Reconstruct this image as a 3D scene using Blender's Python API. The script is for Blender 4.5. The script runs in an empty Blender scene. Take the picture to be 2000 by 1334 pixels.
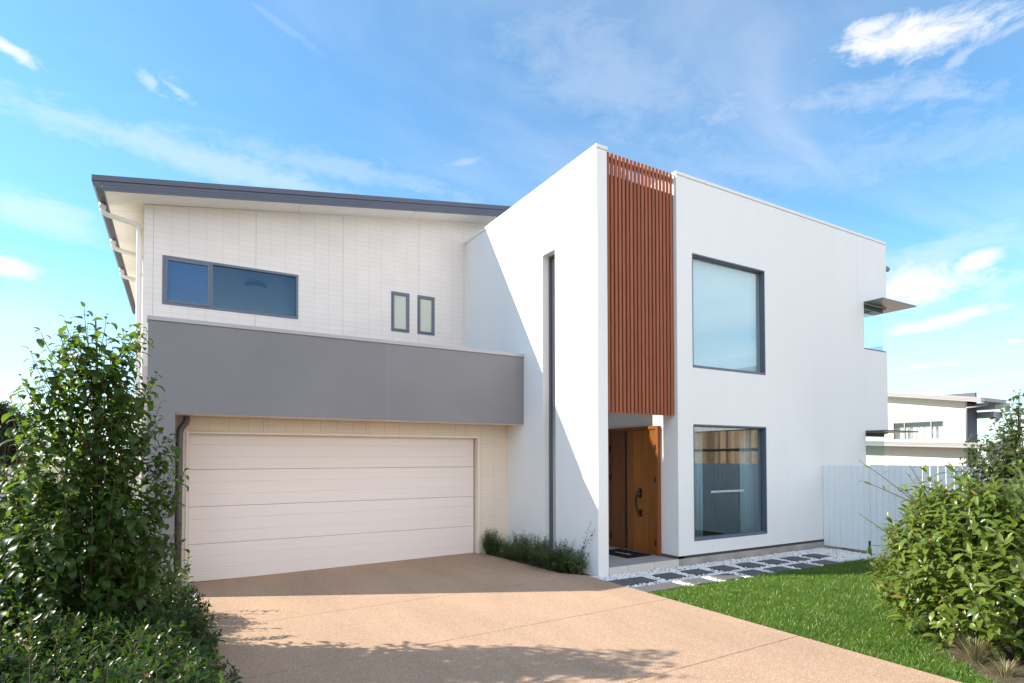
import bpy, bmesh, math, random
import numpy as np
from mathutils import Vector, Matrix

S = bpy.context.scene
COL = S.collection
R = math.radians

# ------------------------------------------------------------------ camera
cam_d = bpy.data.cameras.new('camera')
cam = bpy.data.objects.new('camera', cam_d)
COL.objects.link(cam)
cam_d.sensor_width = 36.0
cam_d.lens = 1128.9 / 2000 * 36
cam_d.shift_y = 203.2 / 2000
cam_d.clip_start = 0.05
cam_d.clip_end = 5000
YAW, PITCH, ROLL = R(-30.06), R(1.21), R(-0.08)
cam.matrix_world = (Matrix.Translation((0, 0, 1.9)) @ Matrix.Rotation(YAW, 4, 'Z')
                    @ Matrix.Rotation(R(90) + PITCH, 4, 'X') @ Matrix.Rotation(ROLL, 4, 'Z'))
S.camera = cam

# ------------------------------------------------------------------ sun, sky, exposure
SUN = Vector((-1.0, 0.56, 0.70)).normalized()          # towards the sun
sun_d = bpy.data.lights.new('sun', 'SUN')
sun_d.energy = 4.6
sun_d.angle = R(0.5)
sun_d.color = (1.0, 0.90, 0.76)
sun = bpy.data.objects.new('sun', sun_d)
COL.objects.link(sun)
sun.rotation_euler = SUN.to_track_quat('Z', 'Y').to_euler()
sun.location = (-20, 12, 16)

S.view_settings.view_transform = 'Standard'
S.view_settings.look = 'None'
S.view_settings.gamma = 1.0
S.view_settings.use_curve_mapping = False
S.view_settings.exposure = 1.30
S.render.engine = 'CYCLES'
S.cycles.use_denoising = True
S.cycles.max_bounces = 10
S.cycles.transparent_max_bounces = 24
S.cycles.caustics_reflective = False
S.cycles.caustics_refractive = False

SKY_STRENGTH = 0.10
FILL_CLOUD = 10.0                 # the same for cloud added behind the viewer to lift the shaded fronts
CLOUD = 4.6                       # radiance of sunlit cloud, in sky-texture units


def build_world():
    w = bpy.data.worlds.new('World')
    S.world = w
    w.use_nodes = True
    nt = w.node_tree
    nt.nodes.clear()
    N, L = nt.nodes.new, nt.links.new

    def val(v):
        return v

    def mth(op, a, b=0.0, c=0.0, clamp=False):
        n = N('ShaderNodeMath')
        n.operation = op
        n.use_clamp = clamp
        for i, x in enumerate((a, b, c)):
            if isinstance(x, (int, float)):
                n.inputs[i].default_value = x
            else:
                L(x, n.inputs[i])
        return n.outputs[0]

    def dot(vec, d):
        n = N('ShaderNodeVectorMath')
        n.operation = 'DOT_PRODUCT'
        L(vec, n.inputs[0])
        n.inputs[1].default_value = d
        return n.outputs['Value']

    def mix(f, a, b):
        n = N('ShaderNodeMix')
        n.data_type = 'RGBA'
        if isinstance(f, (int, float)):
            n.inputs[0].default_value = f
        else:
            L(f, n.inputs[0])
        for k, x in ((6, a), (7, b)):
            if isinstance(x, tuple):
                n.inputs[k].default_value = (*x, 1)
            else:
                L(x, n.inputs[k])
        return n.outputs[2]

    def ramp(x, lo, hi):
        n = N('ShaderNodeMapRange')
        n.interpolation_type = 'SMOOTHSTEP'
        L(x, n.inputs['Value'])
        n.inputs['From Min'].default_value = lo
        n.inputs['From Max'].default_value = hi
        return n.outputs[0]

    tc = N('ShaderNodeTexCoord')
    D = tc.outputs['Generated']
    sky = N('ShaderNodeTexSky')
    sky.sky_type = 'NISHITA'
    sky.sun_disc = False
    sky.sun_elevation = math.asin(SUN.z)
    sky.sun_rotation = math.atan2(SUN.x, SUN.y)
    sky.air_density = 1.0
    sky.dust_density = 0.25
    sky.ozone_density = 1.6
    z = dot(D, (0, 0, 1))
    zc = mth('MAXIMUM', z, 0.0)
    # a cloud-sheet projection of the view direction for the cirrus
    inv = mth('DIVIDE', 1.0, mth('ADD', zc, 0.18))
    cmb = N('ShaderNodeCombineXYZ')
    L(mth('MULTIPLY', dot(D, (1, 0, 0)), inv), cmb.inputs[0])
    L(mth('MULTIPLY', dot(D, (0, 1, 0)), inv), cmb.inputs[1])
    P = cmb.outputs[0]

    def noise(vec, scale, detail=8, rough=0.6, dist=0.0, stretch=(1, 1, 1), rot=0.0, off=(0, 0, 0)):
        m = N('ShaderNodeMapping')
        m.inputs['Scale'].default_value = stretch
        m.inputs['Rotation'].default_value = (0, 0, rot)
        m.inputs['Location'].default_value = off
        L(vec, m.inputs['Vector'])
        n = N('ShaderNodeTexNoise')
        n.inputs['Scale'].default_value = scale
        n.inputs['Detail'].default_value = detail
        n.inputs['Roughness'].default_value = rough
        n.inputs['Distortion'].default_value = dist
        L(m.outputs[0], n.inputs['Vector'])
        return n.outputs['Fac']

    # base colour: the Nishita sky, a touch cleaner and more saturated
    hs = N('ShaderNodeHueSaturation')
    hs.inputs['Saturation'].default_value = 1.08
    hs.inputs['Hue'].default_value = 0.493
    hs.inputs['Value'].default_value = 1.0
    L(sky.outputs[0], hs.inputs['Color'])
    base = mix(1.0, hs.outputs[0], (0.67, 1.03, 1.17))
    base.node.blend_type = 'MULTIPLY'

    fine = noise(D, 9.0, 10, 0.66, 0.6, (1, 1, 2.2))
    finer = noise(D, 26.0, 8, 0.7, 0.8, (1, 1, 2.0), off=(3, 1, 2))
    cir = noise(P, 1.3, 7, 0.55, 0.9, (0.5, 1.5, 1), R(62), (2.3, 0.4, 0))
    cir2 = noise(P, 0.9, 6, 0.55, 0.8, (0.7, 1.2, 1), R(20), (7.1, 1.4, 0))

    # high thin cirrus and the pale horizon
    veil = mth('MULTIPLY', ramp(cir, 0.38, 0.85), ramp(cir2, 0.34, 0.66))
    veil = mth('ADD', mth('MULTIPLY', veil, 0.46), 0.05)
    hor = mth('SUBTRACT', 1.0, ramp(z, -0.02, 0.36))
    hor = mth('MULTIPLY', hor, mth('ADD', mth('MULTIPLY', cir, 0.7), 0.28))
    cover = mth('MAXIMUM', veil, hor, clamp=True)

    cy, sy = math.cos(YAW), math.sin(YAW)
    cp, sp = math.cos(PITCH), math.sin(PITCH)
    rv = Vector((cy, sy, 0))
    fv = Vector((-sy * cp, cy * cp, sp))
    uv = rv.cross(fv)

    def direction(px, py):
        return (fv + rv * ((px - 1000) / 1128.9) - uv * ((py - 870.2) / 1128.9)).normalized()

    # single clouds: (bearing given by a point of the view, half width, half height, tilt, density, raggedness)
    blobs = [((1790, 72), 165, 44, -6, 1.0, 1.0), ((1700, 55), 60, 20, -4, .8, 1.0), ((1870, 30), 75, 14, 22, .5, 1.2),
             ((1870, 118), 34, 16, 25, .35, 1.2), ((1975, 60), 60, 14, 10, .35, 1.2),
             ((15, 92), 60, 19, -10, .8, 1.3), ((345, 172), 42, 16, -18, .5, 1.6), ((295, 155), 30, 16, -40, .4, 1.8),
             ((18, 522), 84, 30, -6, .95, .8),
             ((1790, 562), 150, 58, 4, 1.0, .8), ((1900, 515), 62, 30, 18, .95, .7), ((1960, 560), 120, 34, 20, .45, 1.0),
             ((1850, 625), 200, 22, 7, .85, 1.0), ((1920, 690), 160, 30, 4, .35, 1.0), ((1830, 500), 200, 50, 10, .35, 1.0), ((1985, 668), 52, 13, -4, .85, .8),
             ((1790, 718), 80, 12, 3, .75, .8), ((1860, 710), 40, 12, 0, .7, .9), ((1880, 748), 190, 16, 5, .6, .9),
             ((430, 320), 620, 44, -6, .36, .9), ((700, 335), 420, 30, -5, .25, .9), ((905, 318), 70, 9, 12, .30, 1.2), ((540, 40), 190, 14, -22, .16, 1.0),
             ((1200, 130), 360, 170, -35, .26, .6), ((1600, 200), 380, 44, -8, .30, 1.1), ((1750, 300), 420, 80, -4, .20, 1.0), ((60, 420), 190, 50, -6, .40, .8),
             ((20, 660), 330, 190, 0, .42, .3), ((1480, 330), 280, 60, -14, .22, .6)]
    for (c, hw, hh, tilt, dens, rag) in blobs:
        d = direction(*c)
        t = Vector((0, 0, 1))
        rr = d.cross(t).normalized()
        uu = rr.cross(d).normalized()
        ct, st = math.cos(R(tilt)), math.sin(R(tilt))
        r2 = rr * ct + uu * st
        u2 = -rr * st + uu * ct
        k = 1128.9 / fv.dot(d) ** 1.5
        a = mth('MULTIPLY', dot(D, tuple(r2)), k / hw)
        b = mth('MULTIPLY', dot(D, tuple(u2)), k / hh)
        q = mth('SQRT', mth('ADD', mth('MULTIPLY', a, a), mth('MULTIPLY', b, b)))
        nz = mth('ADD', mth('MULTIPLY', mth('SUBTRACT', fine, 0.5), 2.6 * rag), mth('MULTIPLY', mth('SUBTRACT', finer, 0.5), 1.6 * rag))
        f = mth('SUBTRACT', 1.0, ramp(mth('ADD', q, nz), 0.0, 1.35))
        f = mth('MULTIPLY', f, ramp(dot(D, tuple(d)), 0.2, 0.5))
        cover = mth('MAXIMUM', cover, mth('MULTIPLY', f, dens), clamp=True)

    # unseen broken cloud, added behind the viewer to brighten the front walls
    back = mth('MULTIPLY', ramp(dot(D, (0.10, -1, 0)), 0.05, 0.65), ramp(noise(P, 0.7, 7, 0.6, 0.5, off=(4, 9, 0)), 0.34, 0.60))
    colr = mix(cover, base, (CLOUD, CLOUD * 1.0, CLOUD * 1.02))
    colr = mix(mth('MULTIPLY', back, 0.85), colr, (FILL_CLOUD, FILL_CLOUD * 1.0, FILL_CLOUD * 1.03))
    bg = N('ShaderNodeBackground')
    bg.inputs['Strength'].default_value = SKY_STRENGTH
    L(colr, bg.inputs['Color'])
    out = N('ShaderNodeOutputWorld')
    L(bg.outputs[0], out.inputs['Surface'])


build_world()

# ------------------------------------------------------------------ materials
MATS = {}


def _nt(name):
    m = bpy.data.materials.new(name)
    m.use_nodes = True
    nt = m.node_tree
    nt.nodes.clear()
    out = nt.nodes.new('ShaderNodeOutputMaterial')
    return m, nt, out


def paint(name, col, rough=0.6, spec=0.4, metal=0.0, var=0.06, vscale=1.5, bump=0.0, bscale=80.0,
          speck=0.0, sscale=300.0, speckcol=(0.02, 0.02, 0.02), speckcol2=None, coords='Object', coat=0.0, streak=None):
    """painted / rendered / concrete surface: base colour with soft variation, optional specks and bump"""
    m, nt, out = _nt(name)
    N, L = nt.nodes.new, nt.links.new
    b = N('ShaderNodeBsdfPrincipled')
    b.inputs['Roughness'].default_value = rough
    b.inputs['Specular IOR Level'].default_value = spec
    b.inputs['Metallic'].default_value = metal
    b.inputs['Coat Weight'].default_value = coat
    tc = N('ShaderNodeTexCoord')
    v = tc.outputs[coords]
    if streak:
        mp = N('ShaderNodeMapping')
        mp.inputs['Scale'].default_value = streak
        L(v, mp.inputs[0])
        v0 = mp.outputs[0]
    else:
        v0 = v
    n = N('ShaderNodeTexNoise')
    n.inputs['Scale'].default_value = vscale
    n.inputs['Detail'].default_value = 7
    n.inputs['Roughness'].default_value = 0.62
    L(v0, n.inputs['Vector'])
    mr = N('ShaderNodeMapRange')
    mr.inputs['From Min'].default_value = 0.3
    mr.inputs['From Max'].default_value = 0.7
    L(n.outputs['Fac'], mr.inputs['Value'])
    mx = N('ShaderNodeMix')
    mx.data_type = 'RGBA'
    L(mr.outputs[0], mx.inputs[0])
    mx.inputs[6].default_value = (*[c * (1 - var) for c in col], 1)
    mx.inputs[7].default_value = (*[min(1, c * (1 + var)) for c in col], 1)
    colout = mx.outputs[2]
    if speck > 0:
        for k, (sc, lo) in enumerate(((speckcol, 0.0), (speckcol2, 7.0))):
            if sc is None:
                continue
            vo = N('ShaderNodeTexVoronoi')
            vo.inputs['Scale'].default_value = sscale * (1 + 0.3 * k)
            ad = N('ShaderNodeVectorMath')
            ad.inputs[1].default_value = (lo, lo, lo)
            L(v, ad.inputs[0])
            L(ad.outputs[0], vo.inputs['Vector'])
            sep = N('ShaderNodeSeparateColor')
            L(vo.outputs['Color'], sep.inputs[0])
            r = N('ShaderNodeMath')
            r.operation = 'LESS_THAN'
            r.inputs[1].default_value = speck
            L(sep.outputs[0], r.inputs[0])
            m2 = N('ShaderNodeMix')
            m2.data_type = 'RGBA'
            L(r.outputs[0], m2.inputs[0])
            L(colout, m2.inputs[6])
            m2.inputs[7].default_value = (*sc, 1)
            colout = m2.outputs[2]
    L(colout, b.inputs['Base Color'])
    if bump > 0:
        n2 = N('ShaderNodeTexNoise')
        n2.inputs['Scale'].default_value = bscale
        n2.inputs['Detail'].default_value = 6
        L(v, n2.inputs['Vector'])
        bp = N('ShaderNodeBump')
        bp.inputs['Strength'].default_value = bump
        bp.inputs['Distance'].default_value = 0.01
        L(n2.outputs['Fac'], bp.inputs['Height'])
        L(bp.outputs[0], b.inputs['Normal'])
    L(b.outputs[0], out.inputs['Surface'])
    MATS[name] = m
    return m


def cladding(name, col, horiz='X', row=0.1035, joint=0.0024, dark=0.74):
    """long thin stack-bond cladding with fine recessed joints"""
    m, nt, out = _nt(name)
    N, L = nt.nodes.new, nt.links.new
    b = N('ShaderNodeBsdfPrincipled')
    b.inputs['Roughness'].default_value = 0.7
    b.inputs['Specular IOR Level'].default_value = 0.3
    tc = N('ShaderNodeTexCoord')
    sp = N('ShaderNodeSeparateXYZ')
    L(tc.outputs['Object'], sp.inputs[0])
    cb = N('ShaderNodeCombineXYZ')
    L(sp.outputs[horiz], cb.inputs[0])
    L(sp.outputs['Z'], cb.inputs[1])
    mp = N('ShaderNodeMapping')
    mp.inputs['Location'].default_value = (0.13, 0.0, 0)
    L(cb.outputs[0], mp.inputs[0])
    br = N('ShaderNodeTexBrick')
    br.offset = 0.0
    br.inputs['Scale'].default_value = 1.0
    br.inputs['Brick Width'].default_value = 0.28
    br.inputs['Row Height'].default_value = row
    br.inputs['Mortar Size'].default_value = joint
    br.inputs['Mortar Smooth'].default_value = 0.25
    br.inputs['Bias'].default_value = -0.1
    br.inputs['Color1'].default_value = (*[c * 1.012 for c in col], 1)
    br.inputs['Color2'].default_value = (*[c * 0.98 for c in col], 1)
    br.inputs['Mortar'].default_value = (*[c * dark for c in col], 1)
    L(mp.outputs[0], br.inputs['Vector'])
    n = N('ShaderNodeTexNoise')
    n.inputs['Scale'].default_value = 1.3
    n.inputs['Detail'].default_value = 8
    L(tc.outputs['Object'], n.inputs['Vector'])
    mr = N('ShaderNodeMapRange')
    mr.inputs['To Min'].default_value = 0.9
    mr.inputs['To Max'].default_value = 1.08
    L(n.outputs['Fac'], mr.inputs['Value'])
    ml = N('ShaderNodeMix')
    ml.data_type = 'RGBA'
    ml.blend_type = 'MULTIPLY'
    ml.inputs[0].default_value = 1.0
    L(br.outputs['Color'], ml.inputs[6])
    L(mr.outputs[0], ml.inputs[7])
    L(ml.outputs[2], b.inputs['Base Color'])
    bp = N('ShaderNodeBump')
    bp.invert = True
    bp.inputs['Strength'].default_value = 0.3
    bp.inputs['Distance'].default_value = 0.003
    L(br.outputs['Fac'], bp.inputs['Height'])
    L(bp.outputs[0], b.inputs['Normal'])
    L(b.outputs[0], out.inputs['Surface'])
    MATS[name] = m
    return m


def glass(name, trans, refl=(1, 1, 1), base=0.06, rough=0.0):
    """window pane: tinted see-through with a mirror coat that strengthens at grazing angles"""
    m, nt, out = _nt(name)
    N, L = nt.nodes.new, nt.links.new
    t = N('ShaderNodeBsdfTransparent')
    t.inputs[0].default_value = (*trans, 1)
    g = N('ShaderNodeBsdfGlossy')
    g.inputs['Color'].default_value = (*refl, 1)
    g.inputs['Roughness'].default_value = rough
    lw = N('ShaderNodeLayerWeight')          # Schlick: the same from both sides of the pane
    lw.inputs['Blend'].default_value = 0.5
    pw = N('ShaderNodeMath')
    pw.operation = 'POWER'
    pw.inputs[1].default_value = 4.0
    L(lw.outputs['Facing'], pw.inputs[0])
    ad = N('ShaderNodeMath')
    ad.use_clamp = True
    ad.inputs[1].default_value = base + 0.04
    L(pw.outputs[0], ad.inputs[0])
    mx = N('ShaderNodeMixShader')
    L(ad.outputs[0], mx.inputs[0])
    L(t.outputs[0], mx.inputs[1])
    L(g.outputs[0], mx.inputs[2])
    L(mx.outputs[0], out.inputs['Surface'])
    MATS[name] = m
    return m


def wood(name, col, col2, scale=(14, 14, 0.9), rough=0.45, spec=0.3, planks=None):
    """timber with vertical grain; planks=(axis,width) shifts the tone board by board"""
    m, nt, out = _nt(name)
    N, L = nt.nodes.new, nt.links.new
    b = N('ShaderNodeBsdfPrincipled')
    b.inputs['Roughness'].default_value = rough
    b.inputs['Specular IOR Level'].default_value = spec
    tc = N('ShaderNodeTexCoord')
    mp = N('ShaderNodeMapping')
    mp.inputs['Scale'].default_value = scale
    L(tc.outputs['Object'], mp.inputs[0])
    n = N('ShaderNodeTexNoise')
    n.inputs['Scale'].default_value = 4.0
    n.inputs['Detail'].default_value = 9
    n.inputs['Roughness'].default_value = 0.65
    n.inputs['Distortion'].default_value = 0.6
    L(mp.outputs[0], n.inputs['Vector'])
    mr = N('ShaderNodeMapRange')
    mr.inputs['From Min'].default_value = 0.28
    mr.inputs['From Max'].default_value = 0.72
    L(n.outputs['Fac'], mr.inputs['Value'])
    mx = N('ShaderNodeMix')
    mx.data_type = 'RGBA'
    L(mr.outputs[0], mx.inputs[0])
    mx.inputs[6].default_value = (*col, 1)
    mx.inputs[7].default_value = (*col2, 1)
    c = mx.outputs[2]
    if planks:
        sp = N('ShaderNodeSeparateXYZ')
        L(tc.outputs['Object'], sp.inputs[0])
        dv = N('ShaderNodeMath')
        dv.operation = 'DIVIDE'
        dv.inputs[1].default_value = planks[1]
        L(sp.outputs[planks[0]], dv.inputs[0])
        fl = N('ShaderNodeMath')
        fl.operation = 'FLOOR'
        L(dv.outputs[0], fl.inputs[0])
        wn = N('ShaderNodeTexWhiteNoise')
        wn.noise_dimensions = '1D'
        L(fl.outputs[0], wn.inputs['W'])
        m3 = N('ShaderNodeMapRange')
        m3.inputs['To Min'].default_value = planks[2]
        m3.inputs['To Max'].default_value = planks[3]
        L(wn.outputs['Value'], m3.inputs['Value'])
        ml = N('ShaderNodeMix')
        ml.data_type = 'RGBA'
        ml.blend_type = 'MULTIPLY'
        ml.inputs[0].default_value = 1
        L(c, ml.inputs[6])
        L(m3.outputs[0], ml.inputs[7])
        c = ml.outputs[2]
    L(c, b.inputs['Base Color'])
    bp = N('ShaderNodeBump')
    bp.inputs['Strength'].default_value = 0.15
    bp.inputs['Distance'].default_value = 0.003
    L(n.outputs['Fac'], bp.inputs['Height'])
    L(bp.outputs[0], b.inputs['Normal'])
    L(b.outputs[0], out.inputs['Surface'])
    MATS[name] = m
    return m


def leafmat(name, c1, c2, trans, tfac=0.35, rough=0.35, spec=0.5, odd=None, oddfrac=0.04):
    """leaf: two-tone per leaf, glossy face, light shining through"""
    m, nt, out = _nt(name)
    N, L = nt.nodes.new, nt.links.new
    geo = N('ShaderNodeNewGeometry')
    rp = geo.outputs['Random Per Island']
    mx = N('ShaderNodeMix')
    mx.data_type = 'RGBA'
    tcn = N('ShaderNodeTexCoord')
    nz = N('ShaderNodeTexNoise')
    nz.inputs['Scale'].default_value = 2.2
    nz.inputs['Detail'].default_value = 3
    L(tcn.outputs['Object'], nz.inputs['Vector'])
    sm = N('ShaderNodeMath')
    sm.operation = 'MULTIPLY_ADD'
    sm.use_clamp = True
    L(nz.outputs['Fac'], sm.inputs[0])
    sm.inputs[1].default_value = 1.6
    ad = N('ShaderNodeMath')
    ad.operation = 'MULTIPLY_ADD'
    L(rp, ad.inputs[0])
    ad.inputs[1].default_value = 0.7
    ad.inputs[2].default_value = -0.65
    L(ad.outputs[0], sm.inputs[2])
    L(sm.outputs[0], mx.inputs[0])
    mx.inputs[6].default_value = (*c1, 1)
    mx.inputs[7].default_value = (*c2, 1)
    c = mx.outputs[2]
    if odd:
        gt = N('ShaderNodeMath')
        gt.operation = 'GREATER_THAN'
        gt.inputs[1].default_value = 1 - oddfrac
        L(rp, gt.inputs[0])
        m2 = N('ShaderNodeMix')
        m2.data_type = 'RGBA'
        L(gt.outputs[0], m2.inputs[0])
        L(c, m2.inputs[6])
        m2.inputs[7].default_value = (*odd, 1)
        c = m2.outputs[2]
    b = N('ShaderNodeBsdfPrincipled')
    b.inputs['Roughness'].default_value = rough
    b.inputs['Specular IOR Level'].default_value = spec
    L(c, b.inputs['Base Color'])
    t = N('ShaderNodeBsdfTranslucent')
    t.inputs[0].default_value = (*trans, 1)
    ms = N('ShaderNodeMixShader')
    ms.inputs[0].default_value = tfac
    L(b.outputs[0], ms.inputs[1])
    L(t.outputs[0], ms.inputs[2])
    L(ms.outputs[0], out.inputs['Surface'])
    MATS[name] = m
    return m


paint('white_render', (0.80, 0.80, 0.79), 0.75, 0.25, var=0.02, vscale=1.1, bump=0.2, bscale=90, streak=(1.0, 1.0, 0.35))
paint('white_metal', (0.74, 0.74, 0.75), 0.4, 0.4, var=0.02)
paint('grey_render', (0.214, 0.211, 0.224), 0.8, 0.25, var=0.05, vscale=1.1, bump=0.15, bscale=150)
paint('grey_joint', (0.30, 0.295, 0.31), 0.6, 0.3)
paint('grey_cap', (0.40, 0.39, 0.41), 0.45, 0.4, var=0.02)
cladding('beige_cladding', (0.76, 0.705, 0.665), 'X')
cladding('garage_cladding', (0.82, 0.705, 0.58), 'X', 0.0345, 0.0030, 0.66)  # base colour warmed to carry sunlight bounced off the driveway
cladding('beige_cladding_side', (0.76, 0.705, 0.665), 'Y')
paint('cream_trim', (0.85, 0.76, 0.66), 0.5, 0.35, var=0.02)  # cream deepened with the warm bounce from the sunlit drive
paint('cream_door', (0.83, 0.735, 0.68), 0.5, 0.3, var=0.02, vscale=2, bump=0.05, bscale=120, streak=(0.3, 1, 14))  # door cream slightly warmed, bounced drive light put into the colour
paint('soffit_white', (0.87, 0.86, 0.81), 0.7, 0.2, var=0.015)
paint('roof_metal', (0.075, 0.085, 0.125), 0.38, 0.5, var=0.04, vscale=3)
paint('joint_dark', (0.10, 0.095, 0.09), 0.8, 0.2)
paint('frame_grey', (0.12, 0.14, 0.19), 0.4, 0.45, var=0.03)
paint('hood_grey', (0.12, 0.12, 0.13), 0.32, 0.5, var=0.05)
paint('pipe_cream', (0.74, 0.71, 0.68), 0.4, 0.4, var=0.02)
paint('pipe_dark', (0.10, 0.095, 0.09), 0.35, 0.5, var=0.04)
paint('concrete', (0.36, 0.335, 0.30), 0.85, 0.2, var=0.22, vscale=2.6, bump=0.2, bscale=60)
paint('porch_top', (0.31, 0.31, 0.33), 0.55, 0.35, var=0.05, vscale=2)
paint('porch_tile', (0.60, 0.565, 0.51), 0.5, 0.35, var=0.04, vscale=2.5)
paint('driveway', (0.365, 0.248, 0.168), 0.85, 0.2, var=0.13, vscale=1.1, bump=0.35, bscale=180, speck=0.15, sscale=140,
      speckcol=(0.47, 0.375, 0.30), speckcol2=(0.24, 0.155, 0.10), streak=(1.3, 0.35, 1))
paint('paver', (0.105, 0.105, 0.115), 0.8, 0.25, var=0.08, vscale=4, bump=0.2, bscale=160)
paint('pebble', (0.80, 0.80, 0.80), 0.6, 0.3, var=0.10, vscale=6)
paint('pebble_base', (0.16, 0.155, 0.15), 0.9, 0.1, var=0.2, vscale=30)
paint('soil', (0.085, 0.066, 0.048), 0.95, 0.1, var=0.4, vscale=12, bump=0.6, bscale=40)
paint('lawn_soil', (0.05, 0.075, 0.02), 0.95, 0.1, var=0.4, vscale=14)
paint('dirt_ground', (0.20, 0.18, 0.13), 0.95, 0.1, var=0.25, vscale=0.2)
paint('asphalt', (0.06, 0.06, 0.06), 0.9, 0.2, var=0.15, vscale=3, speck=0.2, sscale=90, speckcol=(0.12, 0.12, 0.12))
paint('white_fence', (0.85, 0.855, 0.855), 0.55, 0.3, var=0.03, vscale=2, streak=(3, 3, 0.3))
paint('pale_fence', (0.52, 0.50, 0.47), 0.55, 0.3, var=0.05, vscale=2)
paint('charcoal_shade_fence', (0.035, 0.04, 0.045), 0.55, 0.3, var=0.1)  # near-black holds the shade on the lower fence
paint('black', (0.012, 0.012, 0.014), 0.5, 0.4, var=0.1)
paint('backing_dark', (0.035, 0.018, 0.012), 0.8, 0.1, var=0.2)
paint('mat_black', (0.018, 0.016, 0.018), 0.95, 0.1, var=0.3, vscale=20, bump=0.5, bscale=300)
paint('white_mark', (0.80, 0.80, 0.80), 0.7, 0.2, var=0.02)
paint('bronze', (0.022, 0.015, 0.013), 0.35, 0.5, metal=0.3, var=0.1)
paint('steel', (0.45, 0.44, 0.43), 0.3, 0.5, metal=0.8, var=0.05)
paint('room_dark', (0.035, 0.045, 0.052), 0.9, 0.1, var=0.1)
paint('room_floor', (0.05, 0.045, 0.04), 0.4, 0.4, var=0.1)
paint('room_light', (0.55, 0.58, 0.60), 0.9, 0.1, var=0.02)
paint('blind', (0.64, 0.73, 0.75), 0.85, 0.15, var=0.015)
paint('curtain', (0.52, 0.60, 0.62), 0.9, 0.1, var=0.03)
paint('curtain_white', (0.75, 0.74, 0.72), 0.9, 0.1, var=0.04)
paint('frosted', (0.47, 0.52, 0.43), 0.22, 0.6, var=0.04, vscale=1.5)
paint('neighbour_wall', (0.66, 0.61, 0.54), 0.8, 0.2, var=0.03)
paint('neighbour_green', (0.085, 0.10, 0.085), 0.8, 0.2, var=0.04)
paint('neighbour_shade', (0.11, 0.11, 0.14), 0.8, 0.2, var=0.04)
paint('neighbour_roof', (0.27, 0.265, 0.27), 0.5, 0.4, var=0.03)
paint('bark', (0.10, 0.075, 0.055), 0.9, 0.15, var=0.3, vscale=30, bump=0.4, bscale=60)
paint('bark_pale', (0.22, 0.18, 0.14), 0.9, 0.15, var=0.3, vscale=20, bump=0.4, bscale=60)
paint('twig_brown', (0.12, 0.08, 0.05), 0.8, 0.2, var=0.2, vscale=20)
wood('stake_wood', (0.24, 0.17, 0.11), (0.34, 0.26, 0.18), (10, 10, 1))
wood('batten', (0.245, 0.071, 0.033), (0.35, 0.110, 0.051), (8, 8, 0.6), 0.6, 0.25, planks=('X', 0.04165, 0.86, 1.12))
wood('door_wood_dark', (0.125, 0.040, 0.011), (0.20, 0.066, 0.017), (5, 7, 0.35), 0.38, 0.3, planks=('Y', 0.21, 0.85, 1.12))
wood('door_wood', (0.20, 0.068, 0.011), (0.33, 0.120, 0.017), (5, 7, 0.35), 0.38, 0.3, planks=('Y', 0.19, 0.72, 1.15))
wood('door_frame_wood', (0.20, 0.060, 0.016), (0.27, 0.085, 0.024), (9, 9, 0.6), 0.45, 0.3)
wood('paling', (0.33, 0.21, 0.12), (0.50, 0.36, 0.24), (6, 6, 0.8), 0.8, 0.15, planks=('Y', 0.121, 0.45, 1.3))
glass('glass_blue', (0.60, 0.76, 0.92), (0.25, 0.52, 0.95), 0.03)
glass('glass_teal', (0.74, 0.88, 0.97), (0.22, 0.50, 0.90), 0.0)
glass('glass_pale', (0.92, 0.97, 0.98), (0.8, 0.95, 1.0), 0.02)
glass('glass_clear', (0.80, 0.88, 0.90), (0.9, 0.97, 1), 0.07)
glass('glass_slit', (0.90, 0.92, 0.92), (1, 1, 1), 0.02)
leafmat('leaf_pear', (0.014, 0.034, 0.007), (0.040, 0.082, 0.014), (0.19, 0.31, 0.03), 0.36, 0.36, 0.28, odd=(0.22, 0.17, 0.03), oddfrac=0.006)
leafmat('leaf_hedge', (0.010, 0.030, 0.007), (0.034, 0.080, 0.014), (0.10, 0.19, 0.02), 0.32, 0.34, 0.30, odd=(0.20, 0.15, 0.03), oddfrac=0.02)  # greens darkened to hold the shade lying over the hedge
leafmat('leaf_bush', (0.060, 0.105, 0.016), (0.175, 0.235, 0.042), (0.27, 0.35, 0.05), 0.34, 0.33, 0.5, odd=(0.25, 0.17, 0.05), oddfrac=0.015)
leafmat('leaf_tree', (0.028, 0.052, 0.018), (0.080, 0.115, 0.035), (0.17, 0.23, 0.05), 0.34, 0.34, 0.5)
leafmat('leaf_gum', (0.018, 0.026, 0.011), (0.040, 0.055, 0.020), (0.05, 0.07, 0.02), 0.2, 0.5, 0.3)
leafmat('leaf_yellow', (0.13, 0.15, 0.025), (0.25, 0.24, 0.05), (0.30, 0.30, 0.06), 0.35, 0.4, 0.4)
leafmat('leaf_bed', (0.030, 0.070, 0.024), (0.080, 0.150, 0.045), (0.14, 0.25, 0.05), 0.3, 0.35, 0.5, odd=(0.25, 0.25, 0.04), oddfrac=0.02)
leafmat('leaf_strap', (0.045, 0.085, 0.028), (0.115, 0.155, 0.055), (0.14, 0.21, 0.05), 0.25, 0.45, 0.4, odd=(0.26, 0.22, 0.12), oddfrac=0.05)
leafmat('leaf_grass', (0.042, 0.115, 0.010), (0.125, 0.225, 0.028), (0.22, 0.36, 0.04), 0.36, 0.38, 0.45, odd=(0.30, 0.31, 0.12), oddfrac=0.07)
leafmat('leaf_dry', (0.20, 0.19, 0.10), (0.36, 0.31, 0.19), (0.30, 0.28, 0.14), 0.3, 0.6, 0.2)


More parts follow.
